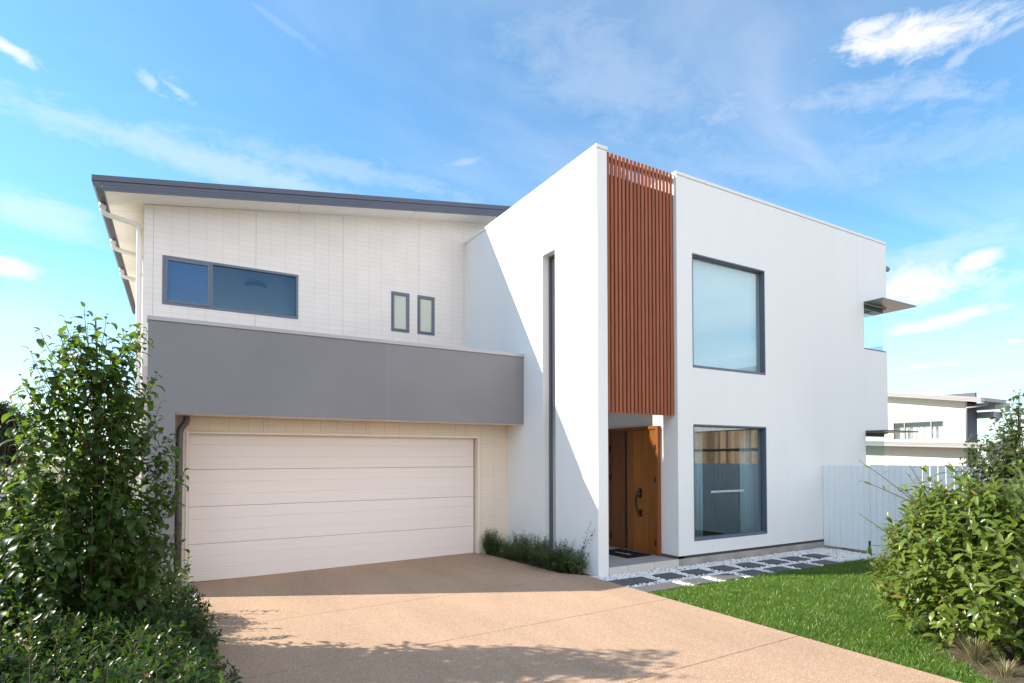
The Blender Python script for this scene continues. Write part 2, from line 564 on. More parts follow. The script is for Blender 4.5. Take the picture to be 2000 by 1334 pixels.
def pebble_mat():
    m, nt, out = _nt('pebbles_white')
    N, L = nt.nodes.new, nt.links.new
    geo = N('ShaderNodeNewGeometry')
    cr = N('ShaderNodeValToRGB')
    cr.color_ramp.elements[0].color = (0.42, 0.40, 0.38, 1)
    cr.color_ramp.elements[0].position = 0.0
    cr.color_ramp.elements[1].color = (0.86, 0.86, 0.86, 1)
    cr.color_ramp.elements[1].position = 1.0
    e = cr.color_ramp.elements.new(0.12)
    e.color = (0.72, 0.70, 0.68, 1)
    L(geo.outputs['Random Per Island'], cr.inputs[0])
    b = N('ShaderNodeBsdfPrincipled')
    b.inputs['Roughness'].default_value = 0.55
    L(cr.outputs[0], b.inputs['Base Color'])
    L(b.outputs[0], out.inputs['Surface'])
    MATS['pebbles_white'] = m


pebble_mat()

# ------------------------------------------------------------------ mesh helpers


class MB:
    def __init__(self):
        self.v, self.f, self.s, self.p = [], [], [], []

    def each(self, name, mat, parent=None, bevel=0.0):
        """every piece added so far as an object of its own"""
        ends = self.p[1:] + [(len(self.v), len(self.f))]
        for (v0, f0), (v1, f1) in zip(self.p, ends):
            m = MB()
            m.v = self.v[v0:v1]
            m.f = [tuple(i - v0 for i in f) for f in self.f[f0:f1]]
            m.s = self.s[f0:f1]
            m.build(name, mat, parent, bevel)

    def add(self, vs, fs, smooth=False):
        o = len(self.v)
        self.p.append((o, len(self.f)))
        self.v += [tuple(p) for p in vs]
        self.f += [tuple(i + o for i in f) for f in fs]
        self.s += [smooth] * len(fs)
        return self

    def box(self, x0, x1, y0, y1, z0, z1):
        vs = [(x, y, z) for z in (z0, z1) for y in (y0, y1) for x in (x0, x1)]
        return self.add(vs, [(0, 2, 3, 1), (4, 5, 7, 6), (0, 1, 5, 4), (2, 6, 7, 3), (0, 4, 6, 2), (1, 3, 7, 5)])

    def prism(self, poly, vec):
        """polygon (3D points) extruded along vec"""
        n = len(poly)
        a = [Vector(p) for p in poly]
        b = [p + Vector(vec) for p in a]
        fs = [tuple(range(n))[::-1], tuple(range(n, 2 * n))]
        fs += [(i, (i + 1) % n, n + (i + 1) % n, n + i) for i in range(n)]
        return self.add(a + b, fs)

    def tube(self, pts, r, n=10, caps=True, smooth=True, sx=1.0):
        pts = [Vector(p) for p in pts]
        rs = r if isinstance(r, (list, tuple)) else [r] * len(pts)
        rings = []
        prev = None
        for i, p in enumerate(pts):
            if i == 0:
                t = pts[1] - p
            elif i == len(pts) - 1:
                t = p - pts[i - 1]
            else:
                t = (pts[i + 1] - p).normalized() + (p - pts[i - 1]).normalized()
            t.normalize()
            if prev is None:
                ref = Vector((0, 0, 1)) if abs(t.z) < 0.9 else Vector((1, 0, 0))
                u = t.cross(ref).normalized()
            else:
                u = (prev - t * prev.dot(t)).normalized()
            prev = u
            w = t.cross(u)
            rings.append([p + (u * math.cos(2 * math.pi * k / n) * sx + w * math.sin(2 * math.pi * k / n)) * rs[i] for k in range(n)])
        vs = [q for ring in rings for q in ring]
        fs = []
        for i in range(len(rings) - 1):
            for k in range(n):
                fs.append((i * n + k, i * n + (k + 1) % n, (i + 1) * n + (k + 1) % n, (i + 1) * n + k))
        self.add(vs, fs, smooth)
        if caps:
            self.add(rings[0], [tuple(range(n))[::-1]])
            self.add(rings[-1], [tuple(range(n))])
        return self

    def wall(self, axis, front, back, u0, u1, z0, z1, holes=()):
        """wall sheet with real thickness and rectangular openings (u0,u1,z0,z1)"""
        us = sorted({u0, u1, *[h[0] for h in holes], *[h[1] for h in holes]})
        zs = sorted({z0, z1, *[h[2] for h in holes], *[h[3] for h in holes]})
        us = [u for u in us if u0 <= u <= u1]
        zs = [z for z in zs if z0 <= z <= z1]

        def P(u, z, d):
            return (u, d, z) if axis == 'Y' else (d, u, z)

        def solid(i, j):
            if i < 0 or j < 0 or i >= len(us) - 1 or j >= len(zs) - 1:
                return False
            cu, cz = (us[i] + us[i + 1]) / 2, (zs[j] + zs[j + 1]) / 2
            return not any(h[0] < cu < h[1] and h[2] < cz < h[3] for h in holes)
        for i in range(len(us) - 1):
            for j in range(len(zs) - 1):
                if not solid(i, j):
                    continue
                a, b, c, d = us[i], us[i + 1], zs[j], zs[j + 1]
                self.add([P(a, c, front), P(b, c, front), P(b, d, front), P(a, d, front)], [(0, 1, 2, 3)])
                self.add([P(a, c, back), P(b, c, back), P(b, d, back), P(a, d, back)], [(3, 2, 1, 0)])
                for (di, dj, e) in ((-1, 0, ((a, c), (a, d))), (1, 0, ((b, c), (b, d))), (0, -1, ((a, c), (b, c))), (0, 1, ((a, d), (b, d)))):
                    if not solid(i + di, j + dj):
                        (p, q), (r_, s_) = e
                        self.add([P(p, q, front), P(r_, s_, front), P(r_, s_, back), P(p, q, back)], [(0, 1, 2, 3)])
        return self

    def build(self, name, mat, parent=None, bevel=0.0, weld=True):
        me = bpy.data.meshes.new(name)
        me.from_pydata(self.v, [], self.f)
        me.polygons.foreach_set('use_smooth', self.s)
        if weld:
            bm = bmesh.new()
            bm.from_mesh(me)
            bmesh.ops.remove_doubles(bm, verts=bm.verts, dist=1e-5)
            bmesh.ops.recalc_face_normals(bm, faces=bm.faces)
            bm.to_mesh(me)
            bm.free()
        me.materials.append(MATS[mat])
        o = bpy.data.objects.new(name, me)
        COL.objects.link(o)
        if parent is not None:
            o.parent = parent
            if parent.type == 'EMPTY':
                o.matrix_parent_inverse = Matrix.Translation(-Vector(parent.location))
        if bevel > 0:
            md = o.modifiers.new('bevel', 'BEVEL')
            md.width = bevel
            md.segments = 2
            md.limit_method = 'ANGLE'
            md.angle_limit = R(40)
        return o


def mesh_arrays(name, V, F, mat, parent=None, smooth=True):
    me = bpy.data.meshes.new(name)
    me.from_pydata(V, [], F)
    me.polygons.foreach_set('use_smooth', np.full(len(me.polygons), smooth))
    me.materials.append(MATS[mat])
    o = bpy.data.objects.new(name, me)
    COL.objects.link(o)
    if parent is not None:
        o.parent = parent
        if parent.type == 'EMPTY':
            o.matrix_parent_inverse = Matrix.Translation(-Vector(parent.location))
    return o


def thing(name, label, cat, loc=(0, 0, 0), group=None):
    o = bpy.data.objects.new(name, None)
    COL.objects.link(o)
    o.location = loc
    o.empty_display_size = 0.2
    return tag(o, label, cat, group)


def tag(o, label, cat, group=None, kind=None):
    o['label'] = label
    o['category'] = cat
    if group:
        o['group'] = group
    if kind:
        o['kind'] = kind
    return o


def structure(o):
    o['kind'] = 'structure'
    return o


def stuff(o, label, cat):
    return tag(o, label, cat, kind='stuff')


# key planes of the house (metres; camera stands at 0,0,1.9)
XL, XB = -0.557, -0.374            # left wall of the upper floor, left edge of the grey band
XW, XP, XR, XE = 5.788, 5.995, 7.554, 14.365
YW, YB, YG, YU = 7.272, 9.542, 10.179, 12.187
ZP, ZS, ZT = 6.887, 2.544, 3.843

# ================================================================== SETTING: ground, driveway, lawn soil, beds
def drive_z(x):
    return 0.0137 * (x - 2.9)


def ground():
    g = MB()
    g.add([(-900, -900, -0.09), (900, -900, -0.09), (900, 900, -0.09), (-900, 900, -0.09)], [(0, 1, 2, 3)])
    structure(g.build('ground', 'dirt_ground'))
    r = MB()
    r.add([(-80, -16, -0.075), (80, -16, -0.075), (80, -9.2, -0.075), (-80, -9.2, -0.075)], [(0, 1, 2, 3)])
    structure(r.build('road', 'asphalt'))
    # driveway slab in bays, with saw-cut joints between them; the slab falls gently to the left
    xl = lambda y: 0.26
    xs = [0.26, 2.93, 5.63]
    ys = [-9.0, -5.4, -1.8, 1.95, 3.76, 5.60, 7.40]
    d = MB()
    gp = 0.005

    def slab(poly):
        top = [Vector((x, y, drive_z(x))) for x, y in poly]
        d.prism([p - Vector((0, 0, 0.12)) for p in top], (0, 0, 0.12))
    for j in range(len(ys) - 1):
        slab([(xs[0], ys[j] + gp), (xs[2], ys[j] + gp), (xs[2], ys[j + 1] - gp), (xs[0], ys[j + 1] - gp)])
    slab([(0.12, 7.40 + gp), (5.60, 7.40 + gp), (5.37, 7.72), (5.19, 10.20), (5.14, 10.215), (5.14, 10.32), (0.12, 10.32)])
    structure(d.build('driveway', 'driveway'))
    j = MB()
    j.add([(0.12, -9, drive_z(0) - 0.02), (5.62, -9, drive_z(5.6) - 0.02), (5.62, 7.5, drive_z(5.6) - 0.02), (0.12, 7.5, drive_z(0) - 0.02)], [(0, 1, 2, 3)])
    structure(j.build('driveway_joints', 'joint_dark'))
    # lawn soil, raised a little
    s = MB()
    s.prism([(5.632, -8.8, -0.08), (14.5, -8.8, -0.08), (14.5, 5.5, -0.08), (11.25, 5.9, -0.08), (11.25, 6.12, -0.08), (5.632, 6.12, -0.08)], (0, 0, 0.082))
    structure(s.build('lawn_soil', 'lawn_soil'))
    p = MB()
    p.prism([(5.632, 6.12, -0.08), (11.9, 6.12, -0.08), (11.9, 7.30, -0.08), (5.78, 7.30, -0.08), (5.632, 7.36, -0.08)], (0, 0, 0.078))
    structure(p.build('path', 'pebble_base'))
    b = MB()
    b.prism([(5.60, 7.41, -0.08), (5.375, 7.73, -0.08), (5.195, 10.179, -0.08), (5.788, 10.179, -0.08), (5.788, 7.45, -0.08)], (0, 0, 0.085))  # face turned from the sun, its shade put into the dark colour
    b.box(-9, 0.255, -8, 8.6, -0.08, -0.02)
    b.prism([(5.95, 2.25, -0.08), (6.25, 2.75, -0.08), (7.2, 3.3, -0.08), (9.2, 4.3, -0.08), (11.2, 4.3, -0.08), (14, 4.0, -0.08), (14, -3, -0.08), (6.6, -3, -0.08)], (0, 0, 0.095))
    structure(b.build('garden_soil', 'soil'))


ground()

# ================================================================== THE HOUSE
house = thing('house', 'modern two-storey house with white box wing, grey garage band and skillion roof', 'house', (5.8, 7.272, 0))


def hpart(mb, name, mat, parent=None, bevel=0.0):
    return mb.build(name, mat, parent or house, bevel)


def house_walls():
    # white wing: the tall blade wall on the left with its slit opening
    m = MB().wall('X', XW, XP, YW, 14.0, -0.05, ZP, [(8.463, 8.875, 0.16, 5.62)])
    hpart(m, 'blade_wall', 'white_render')
    m = MB()
    m.box(XW - 0.012, XP + 0.012, YW - 0.012, 14.0, ZP + 0.004, ZP + 0.066)
    hpart(m, 'parapet_cap', 'white_metal', bevel=0.004)
    hpart(MB().box(XW + 0.004, XP - 0.004, YW + 0.004, 14.0, ZP - 0.001, ZP + 0.005), 'parapet_shadow_gap', 'joint_dark')
    # right block, open at the corner windows
    cw = [(13.414, XE, 4.345, 5.375), (13.414, XE, 0.90, 2.46)]
    fr = [(7.932, 9.940, 3.507, 5.561), (7.932, 9.940, 0.417, 2.493)]
    m = MB().wall('Y', YW, YW + 0.2, XR, XE, 0.181, ZP, cw + fr)
    hpart(m, 'block_wall', 'white_render')
    m = MB().wall('X', XE, XE - 0.2, YW + 0.2, 16.0, 0.181, ZP, [(YW, 8.75, 4.345, 5.375), (YW, 8.75, 0.90, 2.46)])
    hpart(m, 'side_wall', 'white_render')
    m = MB().wall('X', XR, XR + 0.2, YW + 0.2, 9.25, 0.181, ZP)
    hpart(m, 'porch_side_wall', 'white_render')
    m = MB()
    m.prism([(XR - 0.012, YW - 0.012, ZP + 0.004), (XE + 0.02, YW - 0.012, ZP + 0.004), (XE + 0.02, 16, ZP + 0.004), (XE - 0.2, 16, ZP + 0.004),
             (XE - 0.2, YW + 0.21, ZP + 0.004), (XR + 0.21, YW + 0.21, ZP + 0.004), (XR + 0.21, 9.3, ZP + 0.004), (XR - 0.012, 9.3, ZP + 0.004)], (0, 0, 0.058))
    hpart(m, 'parapet_cap', 'white_metal', bevel=0.004)
    m = MB()
    m.box(XR + 0.004, XE - 0.004, YW + 0.004, YW + 0.19, ZP - 0.001, ZP + 0.005)
    hpart(m, 'parapet_shadow_gap', 'joint_dark')
    # vertical control joints in the render: hairline grooves
    m = MB()
    m.box(10.62, 10.626, YW - 0.0012, YW + 0.01, 0.185, ZP - 0.01)
    m.box(13.16, 13.166, YW - 0.0012, YW + 0.01, 0.185, ZP - 0.01)
    m.each('control_joint', 'white_metal', house)
    # dark strip set back under the wall, and concrete footing
    m = MB()
    m.box(XR + 0.02, XE - 0.03, YW + 0.035, YW + 0.19, 0.125, 0.182)
    m.box(XR - 0.02, XR + 0.19, YW + 0.035, 7.72, 0.134, 0.182)
    hpart(m, 'base_strip', 'joint_dark')
    m = MB()
    m.box(XR + 0.004, XE + 0.02, YW + 0.004, YW + 0.25, -0.07, 0.126)
    hpart(m, 'footing', 'concrete', bevel=0.006)
    # roof deck and floors inside the right block
    m = MB()
    m.box(XR + 0.21, XE - 0.21, YW + 0.21, 15.8, 6.45, 6.6)
    m.box(XR + 0.21, XE - 0.21, YW + 0.21, 15.8, 2.9, 3.2)
    m.box(XR + 0.21, XE - 0.21, YW + 0.26, 15.8, -0.02, 0.17)
    m.each('floor_slab', 'room_light', house)
    m = MB()
    m.wall('Y', 15.8, 15.95, XR, XE - 0.21, 0.0, 6.6)
    hpart(m, 'rear_wall', 'white_render')


house_walls()


def entry():
    # porch slab with tiled front, three tiles with open joints
    m = MB().box(XP - 0.0, XR + 0.0, YW + 0.013, 9.25, -0.05, 0.134)
    p = hpart(m, 'porch', 'porch_top')
    t = MB()
    for a, b in ((XP + 0.012, 6.40), (6.41, 6.985), (6.995, 7.556)):
        t.box(a, b, YW + 0.001, YW + 0.012, -0.05, 0.133)
    t.each('porch_tile', 'porch_tile', p, 0.001)
    j = MB()
    for y in (7.85, 8.45, 9.05):
        j.box(XP + 0.01, XR - 0.01, y, y + 0.004, 0.1335, 0.1352)
    for x in (6.405, 6.99):
        j.box(x, x + 0.004, YW + 0.02, 9.2, 0.1335, 0.1354)
    j.each('tile_joint', 'joint_dark', p)
    # recess: back wall and the ceiling high inside
    hpart(MB().box(XP, XR, 9.25, 9.45, 0.0, 6.60), 'recess_wall', 'white_render')
    hpart(MB().box(XP, XR, 8.05, 9.25, 6.28, 6.50), 'recess_ceiling', 'soffit_white')
    # front door, facing across the porch: frame, narrow fixed leaf, wide leaf
    d = hpart(MB().box(XR - 0.075, XR - 0.002, 9.03, 9.10, 0.136, 2.475)
              .box(XR - 0.075, XR - 0.002, 7.685, 7.752, 0.136, 2.475)
              .box(XR - 0.075, XR - 0.002, 7.752, 9.03, 2.415, 2.475), 'front_door', 'door_frame_wood', bevel=0.004)
    MB().box(XR - 0.052, XR - 0.004, 8.607, 9.026, 0.145, 2.411).build('side_leaf', 'door_wood_dark', d, 0.003)
    w = MB().box(XR - 0.052, XR - 0.004, 7.757, 8.535, 0.145, 2.411).build('door_leaf', 'door_wood', d, 0.003)
    MB().box(XR - 0.040, XR - 0.004, 8.536, 8.606, 0.145, 2.411).build('gap_strip', 'black', d)  # black strip filling the dark gap between the two leaves
    MB().box(XR - 0.053, XR - 0.05, 8.318, 8.322, 0.15, 2.405).build('board_groove', 'joint_dark', w)
    for (y0, y1) in ((7.735, 7.775), (9.005, 9.045)):
        for zc in (2.08, 1.50, 0.36):
            MB().box(XR - 0.080, XR - 0.05, y0, y1, zc - 0.055, zc + 0.055).build('hinge', 'bronze', d, 0.003)
    h = MB()
    xf = XR - 0.052
    h.box(xf - 0.012, xf + 0.001, 8.13, 8.215, 1.15, 1.33)
    h.box(xf - 0.012, xf + 0.001, 8.13, 8.195, 0.80, 0.93)
    h.tube([(xf - 0.005, 8.17, 1.30), (xf - 0.045, 8.185, 1.26), (xf - 0.07, 8.21, 1.17), (xf - 0.075, 8.215, 1.05), (xf - 0.065, 8.20, 0.93), (xf - 0.035, 8.17, 0.85), (xf - 0.005, 8.155, 0.82)],
           [0.016, 0.020, 0.021, 0.021, 0.020, 0.019, 0.016], 10)
    hh = h.build('handle', 'bronze', w, 0.002)
    MB().box(xf - 0.016, xf - 0.011, 8.145, 8.20, 1.222, 1.236).build('lock_plate', 'steel', w)
    # timber batten screen above the entry, on a dark backing that stops short of the top rail
    b = MB()
    n, a, e = 18, XP + 0.048, 7.517
    pitch = (e - a + 0.028) / n
    ys = 7.33
    for i in range(n):
        x = a + i * pitch
        b.box(x, x + pitch - 0.028, ys, ys + 0.024, 2.645, 6.915)
    b.box(XP + 0.002, a - 0.014, ys + 0.004, ys + 0.026, 2.66, 6.915)
    sc = hpart(b, 'batten_screen', 'batten', bevel=0.002)
    MB().box(XP + 0.001, XR - 0.001, ys + 0.027, ys + 0.05, 6.77, 6.86).build('top_rail', 'batten', sc)
    MB().box(XP + 0.001, XR - 0.001, ys + 0.027, ys + 0.06, 2.652, 6.565).build('backing', 'backing_dark', sc)
    MB().box(a - 0.01, e, ys + 0.001, ys + 0.026, 2.628, 2.644).build('bottom_trim', 'batten', sc)


entry()


def awning_and_corner_windows():
    for (z0, z1, zh) in ((4.345, 5.375, 5.39), (0.90, 2.46, 2.474)):
        # flat metal hood wrapped round the corner, folded edge
        m = MB()
        poly = [(13.405, 6.85), (14.83, 6.85), (14.83, 8.9), (XE + 0.003, 8.9), (XE + 0.003, YW - 0.003), (13.405, YW - 0.003)]
        m.prism([(x, y, zh) for x, y in poly], (0, 0, 0.028))
        hood = hpart(m, 'window_hood', 'hood_grey', bevel=0.003)
        # head track under the hood, hidden in the wall opening
        MB().box(13.43, XE - 0.04, YW + 0.06, YW + 0.12, z1 - 0.085, z1 - 0.02).build('head_track', 'hood_grey', hood, 0.004)
        f = MB()
        f.box(13.416, 13.436, YW + 0.012, YW + 0.11, z0 + 0.035, z1 - 0.02)
        f.box(13.416, XE - 0.006, YW + 0.012, YW + 0.11, z0, z0 + 0.034)
        f.box(XE - 0.11, XE - 0.008, YW + 0.11, 8.75, z0, z0 + 0.034)
        f.box(13.416, XE - 0.006, YW + 0.012, YW + 0.11, z1 - 0.018, z1)
        f.box(XE - 0.11, XE - 0.008, YW + 0.11, 8.75, z1 - 0.018, z1)
        w = hpart(f, 'corner_window', 'frame_grey')
        g = MB()
        g.box(13.437, XE - 0.075, YW + 0.055, YW + 0.061, z0 + 0.035, z1 - 0.019)
        g.box(XE - 0.081, XE - 0.075, YW + 0.062, 8.74, z0 + 0.035, z1 - 0.019)
        g.build('pane', 'glass_pale', w)
    # gutter end of the rear eave beyond the corner
    g = MB()
    g.prism([(XE + 0.02, 7.46, 6.44), (14.88, 7.46, 6.40), (14.92, 7.46, 6.44), (14.92, 7.46, 6.47), (14.86, 7.46, 6.51), (XE + 0.02, 7.46, 6.51)], (0, 7, 0))
    g.box(XE + 0.02, 14.66, 7.47, 7.58, 6.26, 6.40)
    hpart(g, 'side_gutter', 'roof_metal')


awning_and_corner_windows()


def front_windows():
    # big square windows of the white block
    for (z0, z1, kind) in ((3.507, 5.561, 'up'), (0.417, 2.493, 'low')):
        x0, x1 = 7.932, 9.940
        f = MB()
        for (a, b, c, d) in ((x0, x0 + 0.022, z0, z1), (x1 - 0.022, x1, z0, z1), (x0 + 0.022, x1 - 0.022, z1 - 0.024, z1), (x0 + 0.022, x1 - 0.022, z0, z0 + 0.034)):
            f.box(a, b, YW - 0.004, YW + 0.075, c, d)
        i0, i1, k0, k1 = x0 + 0.022, x1 - 0.022, z0 + 0.034, z1 - 0.024
        for (a, b, c, d) in ((i0, i0 + 0.014, k0, k1), (i1 - 0.014, i1, k0, k1), (i0 + 0.014, i1 - 0.014, k1 - 0.014, k1), (i0 + 0.014, i1 - 0.014, k0, k0 + 0.014)):
            f.box(a, b, YW + 0.02, YW + 0.10, c, d)
        w = hpart(f, 'window', 'frame_grey', bevel=0.002)
        MB().box(i0 + 0.01, i1 - 0.01, YW + 0.085, YW + 0.091, k0 + 0.01, k1 - 0.01).build('pane', 'glass_pale' if kind == 'up' else 'glass_clear', w)
        if kind == 'low':
            s = MB()                                   # safety decal: a chain of small open rectangles across the pane
            zc, x = 1.27, 8.47
            n = 14
            for i in range(n):
                a = x + i * 0.0655
                for (p, q, r_, t) in ((a, a + 0.045, zc + 0.010, zc + 0.018), (a, a + 0.045, zc - 0.018, zc - 0.010), (a, a + 0.009, zc - 0.010, zc + 0.010), (a + 0.036, a + 0.045, zc - 0.010, zc + 0.010)):
                    s.box(p, q, YW + 0.082, YW + 0.0845, r_, t)
                if i < n - 1:
                    s.box(a + 0.045, a + 0.0655, YW + 0.082, YW + 0.0845, zc - 0.004, zc + 0.004)
            s.build('decal', 'white_mark', w)
    # slit window in the blade wall
    f = MB()
    x0, x1 = XW + 0.135, XP - 0.006
    f.box(x0, x1, 8.465, 8.505, 0.162, 5.618)
    f.box(x0, x1, 8.845, 8.873, 0.162, 5.618)
    f.box(x0, x1, 8.505, 8.845, 5.585, 5.618)
    f.box(x0, x1, 8.505, 8.845, 0.162, 0.20)
    w = hpart(f, 'slit_window', 'frame_grey')
    MB().box(x0 + 0.03, x0 + 0.036, 8.505, 8.845, 0.20, 5.585).build('pane', 'glass_slit', w)
    # upper wall windows
    x0, x1, z0, z1, xm = -0.270, 2.079, 4.693, 5.592, 0.525
    f = MB()
    for (a, b, c, d) in ((x0, x0 + 0.045, z0, z1), (x1 - 0.045, x1, z0, z1), (xm - 0.02, xm + 0.02, z0 + 0.045, z1 - 0.045), (x0 + 0.045, x1 - 0.045, z1 - 0.045, z1), (x0 + 0.045, x1 - 0.045, z0, z0 + 0.045)):
        f.box(a, b, YU - 0.006, YU + 0.085, c, d)
    w = hpart(f, 'window', 'frame_grey', bevel=0.002)
    s = MB()
    a0, a1, c0, c1 = x0 + 0.047, xm - 0.022, z0 + 0.047, z1 - 0.047
    for (a, b, c, d) in ((a0, a0 + 0.04, c0, c1), (a1 - 0.04, a1, c0, c1), (a0 + 0.04, a1 - 0.04, c1 - 0.04, c1), (a0 + 0.04, a1 - 0.04, c0, c0 + 0.04)):
        s.box(a, b, YU - 0.014, YU + 0.04, c, d)
    s.build('sash', 'frame_grey', w, 0.002)
    MB().box(a0 + 0.041, a1 - 0.041, YU + 0.01, YU + 0.016, c0 + 0.041, c1 - 0.041).build('pane', 'glass_blue', w)
    MB().box(xm + 0.021, x1 - 0.046, YU + 0.03, YU + 0.036, z0 + 0.046, z1 - 0.046).build('pane', 'glass_teal', w)
    for (x0, x1) in ((4.007, 4.428), (4.612, 5.028)):
        z0, z1 = 4.672, 5.546
        f = MB()
        for (a, b, c, d) in ((x0, x0 + 0.03, z0, z1), (x1 - 0.03, x1, z0, z1), (x0 + 0.03, x1 - 0.03, z1 - 0.03, z1), (x0 + 0.03, x1 - 0.03, z0, z0 + 0.03)):
            f.box(a, b, YU - 0.006, YU + 0.07, c, d)
        w = hpart(f, 'window', 'frame_grey', bevel=0.002)
        s = MB()
        a0, a1, c0, c1 = x0 + 0.033, x1 - 0.033, z0 + 0.033, z1 - 0.033
        for (a, b, c, d) in ((a0, a0 + 0.035, c0, c1), (a1 - 0.035, a1, c0, c1), (a0 + 0.035, a1 - 0.035, c1 - 0.035, c1), (a0 + 0.035, a1 - 0.035, c0, c0 + 0.035)):
            s.box(a, b, YU - 0.016, YU + 0.04, c, d)
        s.build('sash', 'frame_grey', w, 0.002)
        MB().box(a0 + 0.036, a1 - 0.036, YU + 0.012, YU + 0.018, c0 + 0.036, c1 - 0.036).build('pane', 'frosted', w)


front_windows()


def garage_wing():
    # lower garage wall with the door opening
    m = MB().wall('Y', YG, YG + 0.16, -0.032, XW, -0.05, ZS, [(0.150, 5.105, -0.1, 2.283)])
    hpart(m, 'garage_wall', 'garage_cladding')
    # cream trim round the opening
    t = MB()
    t.box(0.114, 0.149, YG - 0.014, YG + 0.155, drive_z(0) - 0.02, 2.318)
    t.box(5.106, 5.142, YG - 0.014, YG + 0.155, 0.02, 2.318)
    t.box(0.149, 5.106, YG - 0.014, YG + 0.155, 2.284, 2.318)
    hpart(t, 'door_trim', 'cream_trim', bevel=0.003)
    # sectional door: four panels, each with three shallow boards
    yd = YG + 0.125
    x0, x1 = 0.156, 5.082
    zb = drive_z(0.15) + 0.004
    hts = np.linspace(zb, 2.305, 5)
    base = None
    for k in range(4):
        z0, z1 = hts[k] + 0.0022, hts[k + 1] - 0.0022
        h = (z1 - z0) / 3
        prof = [(yd + 0.03, z0), (yd + 0.006, z0), (yd, z0 + 0.008)]
        for i in (1, 2):
            zi = z0 + i * h
            prof += [(yd, zi - 0.006), (yd + 0.006, zi), (yd, zi + 0.006)]
        prof += [(yd, z1 - 0.008), (yd + 0.006, z1), (yd + 0.03, z1)]
        pm = MB().prism([(x0, y, z) for y, z in prof], (x1 - x0, 0, 0))
        if base is None:
            base = hpart(MB().box(x0 - 0.005, x1 + 0.018, yd + 0.031, yd + 0.05, zb - 0.06, 2.31), 'garage_door', 'joint_dark')
            MB().box(x0, x1, yd + 0.002, yd + 0.028, zb - 0.035, zb + 0.006).build('bottom_seal', 'black', base)
            lg = MB()                                   # small maker's mark at the foot, unreadable in the photo
            for (a, b) in ((0.215, 0.222), (0.275, 0.282)):
                lg.box(a, b, yd - 0.002, yd + 0.001, zb + 0.07, zb + 0.105)
            for i in range(6):
                lg.box(0.227 + i * 0.008, 0.232 + i * 0.008, yd - 0.002, yd + 0.001, zb + 0.078, zb + 0.09 + 0.006 * (i % 2))
            lg.build('door_badge', 'white_mark', base)
        pm.build('door_panel', 'cream_door', base)
    # grey band: parapet front, soffit, left pier reaching the ground
    m = MB()
    m.box(XB, XW, YB, YB + 0.2, ZS, ZT)
    m.box(XB, XB + 0.2, YB + 0.2, YU, ZS, ZT)
    m.box(XB, -0.032, YB, YG + 0.15, -0.09, ZS - 0.0005)
    hpart(m, 'grey_band', 'grey_render')
    m = MB().box(3.0725, 3.0775, YB - 0.0015, YB + 0.01, ZS + 0.003, ZT - 0.002)
    hpart(m, 'control_joint', 'grey_joint')
    m = MB().box(XB + 0.2, XW, YB + 0.2, YG + 0.2, ZS + 0.004, ZS + 0.06)
    m.box(-0.02, XW, YB + 0.012, YB + 0.21, ZS - 0.004, ZS - 0.0008)
    hpart(m, 'garage_soffit', 'cream_trim')
    hpart(MB().box(XB + 0.2, XW, YB + 0.2, YU, 3.45, 3.6), 'garage_roof', 'roof_metal')
    m = MB()
    m.box(XB - 0.015, XW, YB - 0.015, YB + 0.215, ZT + 0.004, ZT + 0.064)
    m.box(XB - 0.015, XB + 0.215, YB + 0.215, YU, ZT + 0.004, ZT + 0.064)
    hpart(m, 'band_cap', 'grey_cap', bevel=0.004)
    hpart(MB().box(XB + 0.003, XW, YB + 0.003, YB + 0.19, ZT - 0.0005, ZT + 0.0045), 'band_shadow_gap', 'joint_dark')
    hpart(MB().box(XB + 0.15, XW, YG + 3.5, YG + 3.7, 0, ZS), 'garage_rear_wall', 'room_dark')
    # upper wall, stack-bond cladding, top cut to the roof slope
    wins = [(-0.270, 2.079, 4.693, 5.592), (4.007, 4.428, 4.672, 5.546), (4.612, 5.028, 4.672, 5.546)]
    zt = lambda x: 6.45 + 0.154 * (x + 0.557)
    m = MB().wall('Y', YU, YU + 0.16, XL, XW, 3.55, 6.40, wins)
    m.prism([(XL, YU, 6.40), (9.0, YU, 6.40), (9.0, YU, zt(9.0)), (XL, YU, zt(XL))], (0, 0.16, 0))
    hpart(m, 'upper_wall', 'beige_cladding')
    m = MB().wall('X', XL, XL + 0.16, YU + 0.16, 21, -0.05, 6.42)
    m.wall('Y', YU + 0.004, YU + 0.16, XL, XB + 0.2, -0.05, 3.55)
    hpart(m, 'side_wall', 'beige_cladding_side')
    j = MB()
    for x in (-0.410, 1.290, 2.970, 4.650):
        segs = [(3.93, zt(x) - 0.03)]
        for (a, b, c, d) in wins:
            if a - 0.01 < x < b + 0.01:
                segs = [(3.93, c - 0.01), (d + 0.01, zt(x) - 0.03)]
        for (c, d) in segs:
            j.box(x - 0.0012, x + 0.0012, YU - 0.0012, YU + 0.01, c, d)
    for x in (1.21, 2.89, 4.85):
        j.box(x - 0.0012, x + 0.0012, YG - 0.0012, YG + 0.01, 2.325, ZS - 0.01)
    j.each('control_joint', 'joint_dark', house)
    # rooms behind the upper windows
    m = MB()
    m.box(3.2, 3.3, YU + 0.17, YU + 7.4, 3.6, 6.85)
    hpart(m, 'room_wall', 'room_light')
    hpart(MB().box(3.3, XW - 0.1, YU + 4.2, YU + 4.3, 3.6, 7.3), 'room_wall', 'room_light')
    hpart(MB().wall('Y', YU + 7.4, YU + 7.5, XL + 0.17, 3.3, 3.6, 6.85, [(XL + 0.3, 3.1, 3.9, 5.98)]), 'room_wall', 'room_light')  # unseen rear opening, added so daylight brightens the room and its ceiling
    m = MB().box(XL + 0.17, XW - 0.1, YU + 0.165, YU + 7.4, 3.61, 3.66)
    hpart(m, 'room_floor', 'room_floor')
